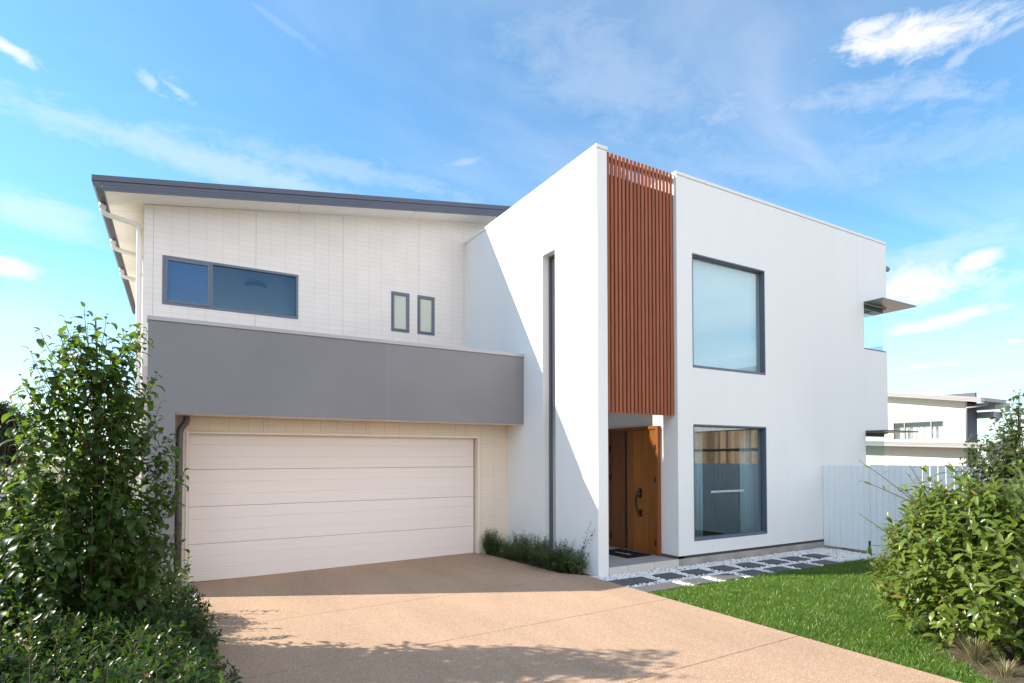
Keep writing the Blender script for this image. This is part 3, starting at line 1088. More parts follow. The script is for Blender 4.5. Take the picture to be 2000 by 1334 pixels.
    m = MB().box(XL + 0.17, 3.2, YU + 0.165, YU + 7.4, 6.03, 6.10)
    hpart(m, 'room_ceiling', 'white_metal')


garage_wing()


def main_roof():
    sl = 0.152
    y0, y1 = 11.64, 21.4
    xl, xr = -1.12, 9.0
    zb = lambda x: 6.355 + sl * (x + 1.10)             # underside of the fascia
    # eave lining under the overhang
    m = MB()
    m.prism([(xl + 0.02, y0 + 0.03, zb(xl + 0.02) + 0.022), (xr, y0 + 0.03, zb(xr) + 0.022), (xr, y0 + 0.03, zb(xr) + 0.04), (xl + 0.02, y0 + 0.03, zb(xl + 0.02) + 0.04)], (0, y1 - y0 - 0.05, 0))
    hpart(m, 'eave_soffit', 'soffit_white')
    m = MB()
    for yj in (12.6, 15.0, 17.4):
        m.prism([(xl + 0.05, yj, zb(xl + 0.05) + 0.0205), (XL, yj, zb(XL) + 0.0205), (XL, yj, zb(XL) + 0.03), (xl + 0.05, yj, zb(xl + 0.05) + 0.03)], (0, 0.006, 0))
    for xj in (2.05, 4.4):
        m.prism([(xj, y0 + 0.04, zb(xj) + 0.0205), (xj + 0.006, y0 + 0.04, zb(xj) + 0.0205), (xj + 0.006, y0 + 0.04, zb(xj) + 0.03), (xj, y0 + 0.04, zb(xj) + 0.03)], (0, 0.5, 0))
    m.each('soffit_joint', 'grey_cap', house)
    # roof sheet
    m = MB()
    m.prism([(xl - 0.02, y0 + 0.01, zb(xl) + 0.19), (xr, y0 + 0.01, zb(xr) + 0.19), (xr, y0 + 0.01, zb(xr) + 0.23), (xl - 0.02, y0 + 0.01, zb(xl) + 0.23)], (0, y1 - y0, 0))
    roof = hpart(m, 'roof', 'roof_metal')
    # stepped fascia along the rake: barge board below, capping above, fine ribs
    f = MB()

    def strip(x0, x1, za, zb2, ya, yb2):
        f.prism([(x0, ya, zb(x0) + za), (x1, ya, zb(x1) + za), (x1, ya, zb(x1) + zb2), (x0, ya, zb(x0) + zb2)], (0, yb2 - ya, 0))
    strip(xl, xr, 0.0, 0.150, y0, y0 + 0.026)
    strip(xl, xr, 0.046, 0.052, y0 - 0.004, y0)
    strip(xl, xr, 0.096, 0.102, y0 - 0.004, y0)
    f.build('barge_board', 'roof_metal', roof)
    f = MB()
    strip(xl - 0.15, xr, 0.156, 0.252, y0 - 0.016, y0 + 0.16)
    f.build('barge_capping', 'roof_metal', roof, 0.004)
    f = MB()
    strip(xl - 0.1, xr, 0.149, 0.1565, y0 + 0.004, y0 + 0.02)
    f.build('shadow_line', 'joint_dark', roof)
    # eaves gutter on the left
    g = MB()
    zg = zb(xl)
    prof = [(xl - 0.005, zg + 0.035), (xl - 0.10, zg + 0.035), (xl - 0.135, zg + 0.07), (xl - 0.152, zg + 0.21), (xl - 0.145, zg + 0.225), (xl - 0.13, zg + 0.21), (xl - 0.115, zg + 0.08), (xl - 0.09, zg + 0.05), (xl - 0.005, zg + 0.05)]
    g.prism([(x, y0 + 0.01, z) for x, z in prof], (0, y1 - y0, 0))
    hpart(g, 'gutter', 'roof_metal')
    e = MB().prism([(x, y0 - 0.002, z) for x, z in (prof[:5] + [(xl - 0.005, zg + 0.225)])], (0, 0.010, 0))
    hpart(e, 'gutter_end', 'roof_metal')
    hpart(MB().box(xl - 0.004, xl + 0.018, y0 + 0.027, y1, zg - 0.0, zg + 0.18), 'eave_fascia', 'roof_metal')
    # downpipes: drop from the gutter, run under the soffit to the wall, and down
    for (yp, zd) in ((12.34, 0.0), (14.3, 0.0), (16.4, 0.0)):
        p = MB()
        xg = xl - 0.065
        xw = XL - 0.075
        r = 0.045
        pts = [(xg, yp, zg + 0.06), (xg, yp, zg - 0.07), (xg + 0.02, yp, zg - 0.12), (xg + 0.07, yp, zg - 0.15), (xw - 0.09, yp - 0.02, zg - 0.235), (xw - 0.03, yp - 0.02, zg - 0.265), (xw, yp - 0.02, zg - 0.33), (xw, yp - 0.02, 3.0), (xw, yp - 0.02, -0.05)]
        p.tube(pts, r, 14)
        p.tube([(xg, yp, zg + 0.045), (xg, yp, zg - 0.05)], 0.052, 14)
        d = hpart(p, 'downpipe', 'pipe_cream')
        b = MB()
        for zc in (5.2, 3.4, 1.6):
            b.box(xw - 0.05, XL - 0.001, yp - 0.035, yp - 0.005, zc, zc + 0.03)
        b.each('bracket', 'pipe_cream', d)
    # dark downpipe beside the garage door
    p = MB()
    yy = YG - 0.09
    p.tube([(0.115, yy, ZS - 0.005), (0.115, yy, ZS - 0.06), (0.10, yy, ZS - 0.11), (0.045, yy, ZS - 0.19), (0.028, yy, ZS - 0.24), (0.026, yy, ZS - 0.31), (0.024, yy, 1.2), (0.02, yy, -0.04)], 0.047, 14)
    d = hpart(p, 'downpipe', 'pipe_dark')
    d['label'] = 'dark grey downpipe beside the garage door'


main_roof()


# ================================================================== THINGS IN AND AT THE HOUSE
def indoors():
    # pale roller blind drawn behind the upper square window
    b = MB().box(7.99, 9.89, 7.440, 7.444, 3.615, 5.56)
    b.box(7.99, 9.89, 7.436, 7.448, 3.59, 3.615)
    tag(b.build('roller_blind', 'blind'), 'pale roller blind drawn down behind the upper square window', 'blind')
    # curtains either side of the lower square window

    def curtain(name, x0, x1, y, z0, z1, mat, label, n):
        nn = n * 10
        vs, fs = [], []
        for i in range(nn + 1):
            t = i / nn
            x = x0 + (x1 - x0) * t
            yy = y + 0.035 * math.sin(t * n * 2 * math.pi) + 0.012 * math.sin(t * n * 4.7 + 1)
            vs += [(x, yy, z0), (x, yy, z1), (x, yy + 0.004, z0), (x, yy + 0.004, z1)]
        for i in range(nn):
            a, c = 4 * i, 4 * i + 4
            fs += [(a, c, c + 1, a + 1), (a + 3, c + 3, c + 2, a + 2), (a + 1, c + 1, c + 3, a + 3), (a, a + 2, c + 2, c)]
        m = MB().add(vs, fs, True)
        return tag(m.build(name, mat), label, 'curtain', 'curtains in the lower square window')
    curtain('curtain', 7.80, 8.53, 7.62, 0.19, 2.6, 'curtain', 'pale curtain gathered at the side of the lower square window nearer the front door', 6)
    curtain('curtain', 9.62, 10.6, 7.62, 0.19, 2.6, 'curtain', 'pale curtain gathered at the side of the lower square window nearer the white fence', 8)
    # dim room behind it
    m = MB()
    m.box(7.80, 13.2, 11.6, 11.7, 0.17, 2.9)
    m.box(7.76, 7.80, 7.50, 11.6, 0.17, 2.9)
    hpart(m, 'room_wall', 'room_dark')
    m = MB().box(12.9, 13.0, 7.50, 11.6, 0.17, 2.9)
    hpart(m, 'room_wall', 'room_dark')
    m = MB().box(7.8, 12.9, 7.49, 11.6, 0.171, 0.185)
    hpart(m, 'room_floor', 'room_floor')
    # disc light on the ceiling seen through the long blue window
    p = MB()
    p.tube([(1.58, 15.0, 6.028), (1.58, 15.0, 5.97)], [0.24, 0.23], 32)
    tag(p.build('ceiling_light', 'white_metal'), 'round flush ceiling light seen through the long blue upper window', 'ceiling light')


indoors()


def doormat():
    c = [(7.42, 7.80), (6.83, 7.77), (6.80, 8.62), (7.39, 8.65)]
    m = MB().prism([(x, y, 0.137) for x, y in c], (0, 0, 0.013))
    o = tag(m.build('doormat', 'mat_black', bevel=0.003), 'black doormat with a short white line of lettering, lying before the timber front door', 'doormat')
    # lettering is unreadable in the photo: a row of small script strokes
    rng = random.Random(4)
    t = MB()
    y = 8.36
    while y > 7.98:
        w = rng.uniform(0.012, 0.022)
        h = rng.choice((0.025, 0.028, 0.05))
        x = 7.055 + (8.36 - y) * 0.12
        t.box(x - 0.016, x - 0.016 + h, y - 0.006, y, 0.1502, 0.1515)
        t.box(x - 0.016, x - 0.010, y - w, y - 0.006, 0.1502, 0.1515)
        if rng.random() < 0.6:
            t.box(x + 0.004, x + 0.010, y - w, y - 0.006, 0.1502, 0.1515)
        y -= w + 0.006
    t.build('lettering', 'white_mark', o)


doormat()


def kerb_piece():
    m = MB()
    m.prism([(5.63, 7.40, -0.05), (5.80, 7.262, -0.05), (5.788, 7.225, -0.05), (5.665, 7.24, -0.05), (5.60, 7.345, -0.05)], (0, 0, 0.078))
    tag(m.build('edging_stone', 'porch_tile', bevel=0.008), 'short pale edging stone between the shrub bed and the white pebbles', 'edging')


kerb_piece()

PAVERS = []


def pavers():
    rng = random.Random(2)
    first = None
    ordn = ['nearest the driveway', 'second', 'third', 'fourth', 'fifth', 'sixth', 'seventh', 'eighth', 'ninth', 'tenth']
    rows = [(6.735, 5.90, 0.632, 9, 'row along the house footing'), (6.225, 5.905, 0.636, 8, 'row along the lawn')]
    for (yc, x0, pitch, n, rn) in rows:
        for i in range(n):
            w = 0.40 if yc > 6.5 else 0.42
            xc = x0 + 0.265 + pitch * i
            if i == 0:
                w = 0.34
                xc = 5.66 + 0.17
            if yc < 6.5:
                xc += 0.01 if i else 0.02
            if i:
                xc = (6.15 if yc > 6.5 else 6.24) + pitch * (i - 1)
            y = yc - 0.012 * i * (1 if i > 4 else 0) * 0.6
            d = 0.172 if yc > 6.5 else 0.165
            m = MB().box(-w / 2, w / 2, -d, d, -0.035, 0.028)
            o = m.build('stepping_stone', 'paver', bevel=0.004)
            o.location = (xc, y, 0.0)
            o.rotation_euler = (R(rng.uniform(-.4, .4)), R(rng.uniform(-.4, .4)), R(rng.uniform(-1.2, 1.2)))
            if i == 0:
                lab = 'narrow cut grey stepping stone against the driveway, ' + rn
            elif i == n - 1:
                lab = 'dark grey stepping stone nearest the white fence, ' + rn
            else:
                lab = 'dark grey stepping stone %s from the driveway, %s' % (ordn[i], rn)
            tag(o, lab, 'paver', 'stepping stones in the white pebbles')
            PAVERS.append((xc, y, w / 2 + 0.012, d + 0.012))


pavers()

# ------------------------------------------------------------------ scattered small stuff (numpy)


def unit(a):
    return a / np.maximum(np.linalg.norm(a, axis=-1, keepdims=True), 1e-9)


def icosphere(sub=1):
    bm = bmesh.new()
    bmesh.ops.create_icosphere(bm, subdivisions=sub, radius=1.0)
    V = np.array([v.co[:] for v in bm.verts])
    F = np.array([[v.index for v in f.verts] for f in bm.faces])
    bm.free()
    return V, F


def pebbles(name, label, poly_test, bounds, n, seed, layers=(-0.006, 0.007)):
    rng = np.random.default_rng(seed)
    V, F = icosphere(2)
    V1, F1 = icosphere(1)
    V, F = V1, F1
    # six different stone shapes
    shapes = []
    for k in range(6):
        d = rng.normal(size=(5, 3))
        f = 1 + 0.18 * np.sin(V @ d.T * 1.6 + rng.uniform(0, 6, 5)).sum(1) * 0.45
        shapes.append(V * f[:, None])
    x = rng.uniform(bounds[0], bounds[1], n)
    y = rng.uniform(bounds[2], bounds[3], n)
    ok = poly_test(x, y)
    x, y = x[ok], y[ok]
    m = len(x)
    z = rng.choice(layers, m) + rng.uniform(-0.004, 0.006, m)
    s = rng.uniform(0.010, 0.020, m)
    ax = np.stack([s * rng.uniform(0.9, 1.6, m), s * rng.uniform(0.8, 1.2, m), s * rng.uniform(0.55, 0.85, m)], -1)
    a = rng.uniform(0, 2 * np.pi, m)
    tl = rng.normal(0, 0.35, m)
    out = np.empty((m, len(V), 3))
    which = rng.integers(0, 6, m)
    for k in range(6):
        out[which == k] = shapes[k][None]
    out *= ax[:, None, :]
    ct, st = np.cos(tl)[:, None], np.sin(tl)[:, None]
    yy, zz = out[..., 1] * ct - out[..., 2] * st, out[..., 1] * st + out[..., 2] * ct
    ca, sa = np.cos(a)[:, None], np.sin(a)[:, None]
    xx, yy = out[..., 0] * ca - yy * sa, out[..., 0] * sa + yy * ca
    P = np.stack([xx + x[:, None], yy + y[:, None], zz + z[:, None]], -1).reshape(-1, 3)
    FF = (F[None] + (np.arange(m) * len(V))[:, None, None]).reshape(-1, 3)
    o = mesh_arrays(name, P, FF, 'pebbles_white')
    stuff(o, label, 'pebbles')


def bed_test(x, y):
    ok = (y < 7.262) & (y > 6.05 - 0.0) & (x > 5.64) & (x < 11.75)
    ok &= ~((y < 6.06 + 0.03 * np.sin(x * 3.1) - 0.01 * (x - 5.6)))
    ok &= ~((x < 5.80) & (y > 7.22))
    ok &= ~((x > 11.72))
    for (a, b, w, d) in PAVERS:
        ok &= ~((np.abs(x - a) < w - 0.006) & (np.abs(y - b) < d - 0.006))
    return ok


pebbles('white_pebbles', 'bright white crushed pebbles round the stepping stones beside the house', bed_test, (5.6, 11.75, 6.0, 7.27), 14500, 1)
pebbles('white_pebbles', 'strip of white pebbles half hidden by the hedge left of the driveway', lambda x, y: (x < 0.25) & (x > -1.6), (-1.6, 0.25, 7.6, 9.45), 3600, 2, (-0.025, -0.012))


def leaf_template(L, W, curl, fold, nseg, shape='ovate', petiole=0.0):
    """leaf along +X, normal +Z; curl bends it down along its length, fold raises the edges"""
    t = np.linspace(0, 1, nseg + 1)
    if shape == 'ovate':
        w = np.sin(np.pi * t ** 0.75) ** 0.85
    elif shape == 'oblong':
        w = np.sin(np.pi * t ** 0.95) ** 0.6
    else:
        w = np.sin(np.pi * t) ** 0.8
    w[0] = 0.05
    w[-1] = 0.0
    ang = -curl * t
    ds = L / nseg
    x = petiole + np.concatenate([[0], np.cumsum(np.cos((ang[1:] + ang[:-1]) / 2) * ds)])
    z = np.concatenate([[0], np.cumsum(np.sin((ang[1:] + ang[:-1]) / 2) * ds)])
    hw = w * W / 2
    V, F = [], []
    for i in range(nseg + 1):
        up = math.sin(fold) * hw[i]
        nx, nz = -math.sin(ang[i]), math.cos(ang[i])
        V += [(x[i] + nx * up, hw[i] * math.cos(fold), z[i] + nz * up), (x[i], 0, z[i]), (x[i] + nx * up, -hw[i] * math.cos(fold), z[i] + nz * up)]
    for i in range(nseg):
        a, b = 3 * i, 3 * i + 3
        F += [(a, a + 1, b + 1, b), (a + 1, a + 2, b + 2, b + 1)]
    return np.array(V), np.array(F)


def place(templates, pos, d, up, scale, rng):
    """copies of leaf templates at pos, pointing along d, upper side towards up"""
    d = unit(d)
    side = unit(np.cross(up, d))
    nrm = np.cross(d, side)
    n = len(pos)
    which = rng.integers(0, len(templates), n)
    Vs, Fs, o = [], [], 0
    for k, (V, F) in enumerate(templates):
        s = which == k
        m = s.sum()
        if not m:
            continue
        P = (V[None, :, 0:1] * d[s][:, None] + V[None, :, 1:2] * side[s][:, None] + V[None, :, 2:3] * nrm[s][:, None]) * scale[s][:, None, None] + pos[s][:, None]
        Vs.append(P.reshape(-1, 3))
        Fs.append((F[None] + (np.arange(m) * len(V))[:, None, None]).reshape(-1, F.shape[1]) + o)
        o += m * len(V)
    return np.concatenate(Vs), np.concatenate(Fs)


def bez(a, b, c, n):
    t = np.linspace(0, 1, n)[:, None]
    return (1 - t) ** 2 * a + 2 * t * (1 - t) * b + t ** 2 * c


def shoot_leaves(paths, spacing, start, rng, elev=(0.1, 0.6), jitter=0.35, size=(0.55, 1.15), tipsmall=0.5):
    """leaves set alternately along each shoot (golden angle); returns pos, dir, up, scale"""
    Ps, Ds, Us, Ss = [], [], [], []
    for pth in paths:
        seg = np.linalg.norm(np.diff(pth, axis=0), axis=1)
        cum = np.concatenate([[0], np.cumsum(seg)])
        Ltot = cum[-1]
        s = np.arange(Ltot * start, Ltot, spacing)
        if len(s) < 2:
            s = np.array([Ltot * 0.8, Ltot])
        s = np.append(s, Ltot)
        p = np.stack([np.interp(s, cum, pth[:, k]) for k in range(3)], -1)
        tg = unit(np.stack([np.interp(s + 0.02, cum, pth[:, k]) - np.interp(s - 0.02, cum, pth[:, k]) for k in range(3)], -1) + 1e-6)
        n = len(s)
        az = rng.uniform(0, 6.28) + np.arange(n) * 2.399 + rng.normal(0, 0.3, n)
        ref = np.tile([0.3, 0.9, 0.1], (n, 1))
        u = unit(np.cross(tg, ref))
        w = np.cross(tg, u)
        out = u * np.cos(az)[:, None] + w * np.sin(az)[:, None]
        el = rng.uniform(elev[0], elev[1], n)
        el[-1] = 1.2
        d = out * np.cos(el)[:, None] + tg * np.sin(el)[:, None]
        d = d + rng.normal(0, jitter * 0.5, (n, 3))
        up = tg + np.array([0, 0, 0.6]) + rng.normal(0, jitter * 0.6, (n, 3))
        sc = rng.uniform(size[0], size[1], n) * (1 - (1 - tipsmall) * np.clip((s / Ltot - 0.8) / 0.2, 0, 1))
        Ps.append(p), Ds.append(d), Us.append(up), Ss.append(sc)
    return np.concatenate(Ps), np.concatenate(Ds), np.concatenate(Us), np.concatenate(Ss)


def stems_mesh(paths, r0, r1, n=4):
    Vs, Fs, o = [], [], 0
    ang = np.arange(n) * 2 * np.pi / n
    for i, pth in enumerate(paths):
        a = r0[i] if hasattr(r0, '__len__') else r0
        b = r1[i] if hasattr(r1, '__len__') else r1
        m = len(pth)
        tg = unit(np.gradient(pth, axis=0) + 1e-9)
        ref = np.tile([0.31, 0.87, 0.2], (m, 1))
        u = unit(np.cross(tg, ref))
        w = np.cross(tg, u)
        r = np.linspace(a, b, m)[:, None, None]
        ring = pth[:, None] + r * (u[:, None] * np.cos(ang)[None, :, None] + w[:, None] * np.sin(ang)[None, :, None])
        Vs.append(ring.reshape(-1, 3))
        q = np.arange(m - 1)[:, None] * n
        k = np.arange(n)[None]
        k2 = (np.arange(n) + 1)[None] % n
        Fs.append(np.stack([q + k, q + k2, q + n + k2, q + n + k], -1).reshape(-1, 4) + o)
        o += m * n
    return np.concatenate(Vs), np.concatenate(Fs)


def leafy_tree(name, label, base, H, prof, seed, nshoot, L, W, mat, curl=1.1, spacing=0.032, upright=0.75,
               shoot_len=(0.35, 0.75), trunk_r=0.03, cat='tree', barkm='bark', rmin=0.15, clip=None, nseg=4, lean=(0, 0), grp=None):
    """upright young tree: leader, ascending shoots filling a height profile, drooping leaves set round each shoot"""
    rng = np.random.default_rng(seed)
    base = np.array(base, float)
    root = thing(name, label, cat, tuple(base), grp)
    zs = np.linspace(0, 1, 9)
    wob = np.cumsum(rng.normal(0, 0.012, (9, 2)), axis=0)
    leader = np.stack([base[0] + lean[0] * zs + wob[:, 0], base[1] + lean[1] * zs + wob[:, 1], base[2] + zs * (H - 0.1)], -1)
    hs, rs = np.array(prof).T

    def axis(z):
        t = np.clip((z - base[2]) / (H - 0.1), 0, 1)
        return np.array([np.interp(t, zs, leader[:, 0]), np.interp(t, zs, leader[:, 1]), base[2] + t * (H - 0.1)])
    paths = []
    zmin = hs[0]
    cw = np.interp(np.linspace(zmin, H, 200), hs, rs) ** 2 + 0.02
    cdf = np.cumsum(cw) / cw.sum()
    for i in range(nshoot):
        h = np.interp(rng.uniform(), cdf, np.linspace(zmin, H, 200))
        az = i * 2.399 + rng.normal(0, 0.4)
        Rr = np.interp(h, hs, rs) * (1 + 0.14 * math.sin(az * 3 + h * 4) + rng.normal(0, 0.06))
        rad = Rr * (rmin + (1 - rmin) * math.sqrt(rng.uniform()))
        tip = axis(base[2] + h) + np.array([math.cos(az) * rad, math.sin(az) * rad, 0])
        ln = rng.uniform(*shoot_len)
        out = np.array([math.cos(az), math.sin(az), 0])
        s0 = tip - np.array([0, 0, ln * upright]) - out * min(rad * 0.8, ln * (1 - upright) * 1.6)
        s0[2] = max(s0[2], base[2] + 0.12)
        mid = (s0 + tip) / 2 + out * ln * 0.12
        paths.append(bez(s0, mid, tip, 7))
    if clip is not None:
        paths = [p for p in paths if clip(p)]
    limbs = []
    for pth in paths[::3]:
        s0 = pth[0]
        a = axis(max(base[2] + 0.15, s0[2] - 0.35 - 0.25 * np.linalg.norm(s0[:2] - base[:2])))
        limbs.append(bez(a, (a + s0) / 2 + np.array([0, 0, -0.04]), s0, 6))
    P, D, U, Sc = shoot_leaves(paths, spacing, 0.05, rng)
    tm = [leaf_template(L, W, curl * f, fo, nseg, 'ovate', L * 0.12) for f, fo in ((0.7, 0.25), (1.0, 0.3), (1.35, 0.2), (1.6, 0.35))]
    V, F = place(tm, P, D, U, Sc, rng)
    mesh_arrays('foliage', V, F, mat, root)
    V2, F2 = stems_mesh(paths, 0.0045, 0.0022)
    V3, F3 = stems_mesh(limbs, 0.009, 0.005, 5)
    V4, F4 = stems_mesh([leader], [trunk_r], [0.006], 9)
    o2, o3 = len(V2), len(V2) + len(V3)
    mesh_arrays('trunk', np.concatenate([V2, V3, V4]), np.concatenate([F2, F3 + o2, F4 + o3]), barkm, root)
    return root


leafy_tree('pear_tree', 'bushy young green tree with drooping glossy leaves, left of the driveway', (-0.64, 6.50, -0.02), 3.31,
           [(0.30, 0.46), (0.6, 0.60), (0.95, 0.70), (1.4, 0.73), (1.7, 0.69), (2.1, 0.60), (2.6, 0.56), (2.9, 0.50), (3.14, 0.42), (3.31, 0.30)],
           7, 380, 0.138, 0.074, 'leaf_pear', curl=1.35, spacing=0.034, rmin=0.2, trunk_r=0.028)


leafy_tree('pear_tree', 'smaller leafy green young tree at the far left edge, beside the taller one', (-1.32, 7.05, -0.02), 2.15,
           [(0.3, 0.40), (0.7, 0.55), (1.2, 0.56), (1.6, 0.45), (1.9, 0.30), (2.15, 0.10)],
           23, 120, 0.135, 0.072, 'leaf_pear', curl=1.2, spacing=0.034, trunk_r=0.02)


def stake():
    m = MB().prism([(-0.345, 7.06, -0.1), (-0.295, 7.06, -0.1), (-0.295, 7.09, -0.1), (-0.345, 7.09, -0.1)], (0.0, 0.0, 0.55))
    tag(m.build('garden_stake', 'stake_wood', bevel=0.003), 'short square timber stake standing in the hedge beside the young tree', 'stake')


stake()


def hedge():
    rng = np.random.default_rng(11)
    root = thing('hedge', 'low dense glossy green hedge along the left edge of the driveway', 'hedge', (-1.2, 6.2, -0.02))

    def top(x, y):
        h = 0.50 + 0.07 * np.sin(x * 4.1 + y * 1.7) + 0.06 * np.sin(y * 3.3 - x * 2.0) + 0.04 * np.sin(x * 9 + 2) * np.sin(y * 8)
        edge = np.clip((0.37 + 0.09 * np.sin(y * 5) - 0.05 * (y - 6) - x) / 0.45, 0.0, 1) ** 0.5
        back = np.clip((8.75 - y) / 0.5, 0.15, 1) ** 0.5
        return h * edge * back * (1 - 0.10 * np.clip((y - 7) / 1.5, 0, 1))
    n = 3900
    x = rng.uniform(-3.0, 0.56, n)
    y = rng.uniform(3.6, 8.7, n)
    h = top(x, y)
    ok = h > 0.12
    x, y, h = x[ok], y[ok], h[ok]
    paths = []
    for i in range(len(x)):
        side = rng.uniform() < 0.35
        zt = h[i] * (rng.uniform(0.35, 0.95) if side else rng.uniform(0.88, 1.12)) + (rng.exponential(0.05) if rng.uniform() < 0.12 else 0)
        ln = rng.uniform(0.12, 0.26)
        ov = np.clip((x[i] + 0.05) / 0.5, 0, 1)
        lean = np.array([rng.normal(0.04 + 0.12 * ov, 0.06), rng.normal(-0.03, 0.06), 0])
        tip = np.array([x[i], y[i], zt])
        s0 = tip - np.array([0, 0, ln]) - lean
        paths.append(bez(s0, (s0 + tip) / 2 + lean * 0.2, tip, 5))
    # a few long whips
    for i in range(34):
        yy = rng.uniform(4.6, 8.4)
        xx = rng.uniform(-0.7, 0.22)
        b = np.array([xx, yy, 0.35])
        t = b + np.array([rng.uniform(-0.05, 0.22), rng.normal(0, 0.08), rng.uniform(0.18, 0.40)])
        paths.append(bez(b, (b + t) / 2 + np.array([0, 0, 0.08]), t, 6))
    P, D, U, Sc = shoot_leaves(paths, 0.023, 0.0, rng, elev=(0.2, 0.9), size=(0.6, 1.15), tipsmall=0.6)
    tm = [leaf_template(0.080, 0.041, c, f, 3, 'ell', 0.005) for c, f in ((0.3, 0.3), (0.6, 0.4), (0.1, 0.2))]
    V, F = place(tm, P, D, U, Sc, rng)
    mesh_arrays('foliage', V, F, 'leaf_hedge', root)
    V2, F2 = stems_mesh(paths, 0.003, 0.0016, 3)
    tr = []
    for i in range(260):
        xx, yy = rng.uniform(-2.8, 0.22), rng.uniform(4, 8.4)
        tr.append(bez(np.array([xx, yy, -0.03]), np.array([xx, yy, 0.2]), np.array([xx + rng.normal(0, .12), yy + rng.normal(0, .12), 0.38]), 5))
    V3, F3 = stems_mesh(tr, 0.007, 0.003, 4)
    mesh_arrays('stems', np.concatenate([V2, V3]), np.concatenate([F2, F3 + len(V2)]), 'twig_brown', root)


hedge()


def big_bush():
    rng = np.random.default_rng(5)
    c = np.array([7.06, 2.70, 0.0])
    root = thing('viburnum_bush', 'big yellow-green leafy bush at the right edge of the lawn', 'bush', tuple(c))
    paths = []
    n = 900
    for i in range(n):
        z = rng.uniform(0.10, 1.0) ** 0.85
        az = rng.uniform(0, 2 * np.pi)
        h = z * 1.52
        prof = np.interp(h, [0.05, 0.35, 0.7, 1.1, 1.4, 1.62], [0.58, 0.80, 0.92, 0.83, 0.60, 0.22])
        prof *= 1 + 0.15 * math.sin(3 * az + 5 * h) + 0.11 * math.sin(7 * az - 6 * h)
        r = prof * (0.40 + 0.60 * math.sqrt(rng.uniform()))
        tip = c + np.array([math.cos(az) * r, math.sin(az) * r, h + rng.normal(0, 0.05) + (abs(rng.normal(0, 0.12)) if rng.uniform() < 0.3 else 0)])
        out = np.array([math.cos(az), math.sin(az), 0])
        ln = rng.uniform(0.16, 0.32)
        dr = unit(out * (0.65 * r / prof) + np.array([0, 0, 0.75]) + rng.normal(0, 0.2, 3))
        s0 = tip - dr * ln
        paths.append(bez(s0, (s0 + tip) / 2 + out * 0.02, tip, 5))
    P, D, U, Sc = shoot_leaves(paths, 0.030, 0.1, rng, elev=(0.25, 0.95), size=(0.65, 1.15), tipsmall=0.7)
    tm = [leaf_template(0.150, 0.056, cu, f, 4, 'ell', 0.010) for cu, f in ((0.5, 0.35), (0.9, 0.3), (0.2, 0.45), (1.2, 0.25))]
    V, F = place(tm, P, D, U, Sc, rng)
    mesh_arrays('foliage', V, F, 'leaf_bush', root)
    # bare twigs reaching up to the left, and main stems
    tw = []
    for (a, b) in (((6.5, 2.95, 1.35), (6.07, 3.35, 1.86)), ((6.42, 2.98, 1.42), (6.02, 3.30, 1.66)), ((7.05, 3.1, 1.35), (6.86, 3.3, 1.86)), ((6.25, 3.0, 1.0), (5.93, 3.28, 1.33))):
        a, b = np.array(a), np.array(b)
        tw.append(bez(a, (a + b) / 2 + rng.normal(0, 0.03, 3), b, 7))
    P, D, U, Sc = shoot_leaves(tw, 0.13, 0.35, rng, elev=(0.3, 1.0), size=(0.35, 0.6))
    V, F = place(tm, P, D, U, Sc, rng)
    mesh_arrays('twig_foliage', V, F, 'leaf_bush', root)
    V2, F2 = stems_mesh(paths, 0.004, 0.002, 3)
    V3, F3 = stems_mesh(tw, 0.006, 0.002, 5)
    main = []
    for i in range(46):
        az = rng.uniform(0, 6.28)
        r = rng.uniform(0.2, 0.75)
        t = c + np.array([math.cos(az) * r, math.sin(az) * r, rng.uniform(0.5, 1.3)])
        b = c + np.array([math.cos(az) * 0.12, math.sin(az) * 0.12, 0])
        main.append(bez(b, (b + t) / 2 - np.array([0, 0, 0.1]), t, 7))
    V4, F4 = stems_mesh(main, 0.012, 0.004, 5)
    mesh_arrays('stems', np.concatenate([V2, V3, V4]), np.concatenate([F2, F3 + len(V2), F4 + len(V2) + len(V3)]), 'twig_brown', root)


big_bush()

leafy_tree('pear_tree', 'dark green young tree standing behind the yellow-green bush, by the white fence', (9.72, 3.25, 0), 2.86,
           [(0.25, 0.5), (0.6, 0.72), (1.1, 0.86), (1.5, 0.78), (1.9, 0.70), (2.3, 0.52), (2.6, 0.30), (2.86, 0.08)],
           17, 420, 0.120, 0.062, 'leaf_tree', spacing=0.032, trunk_r=0.024)


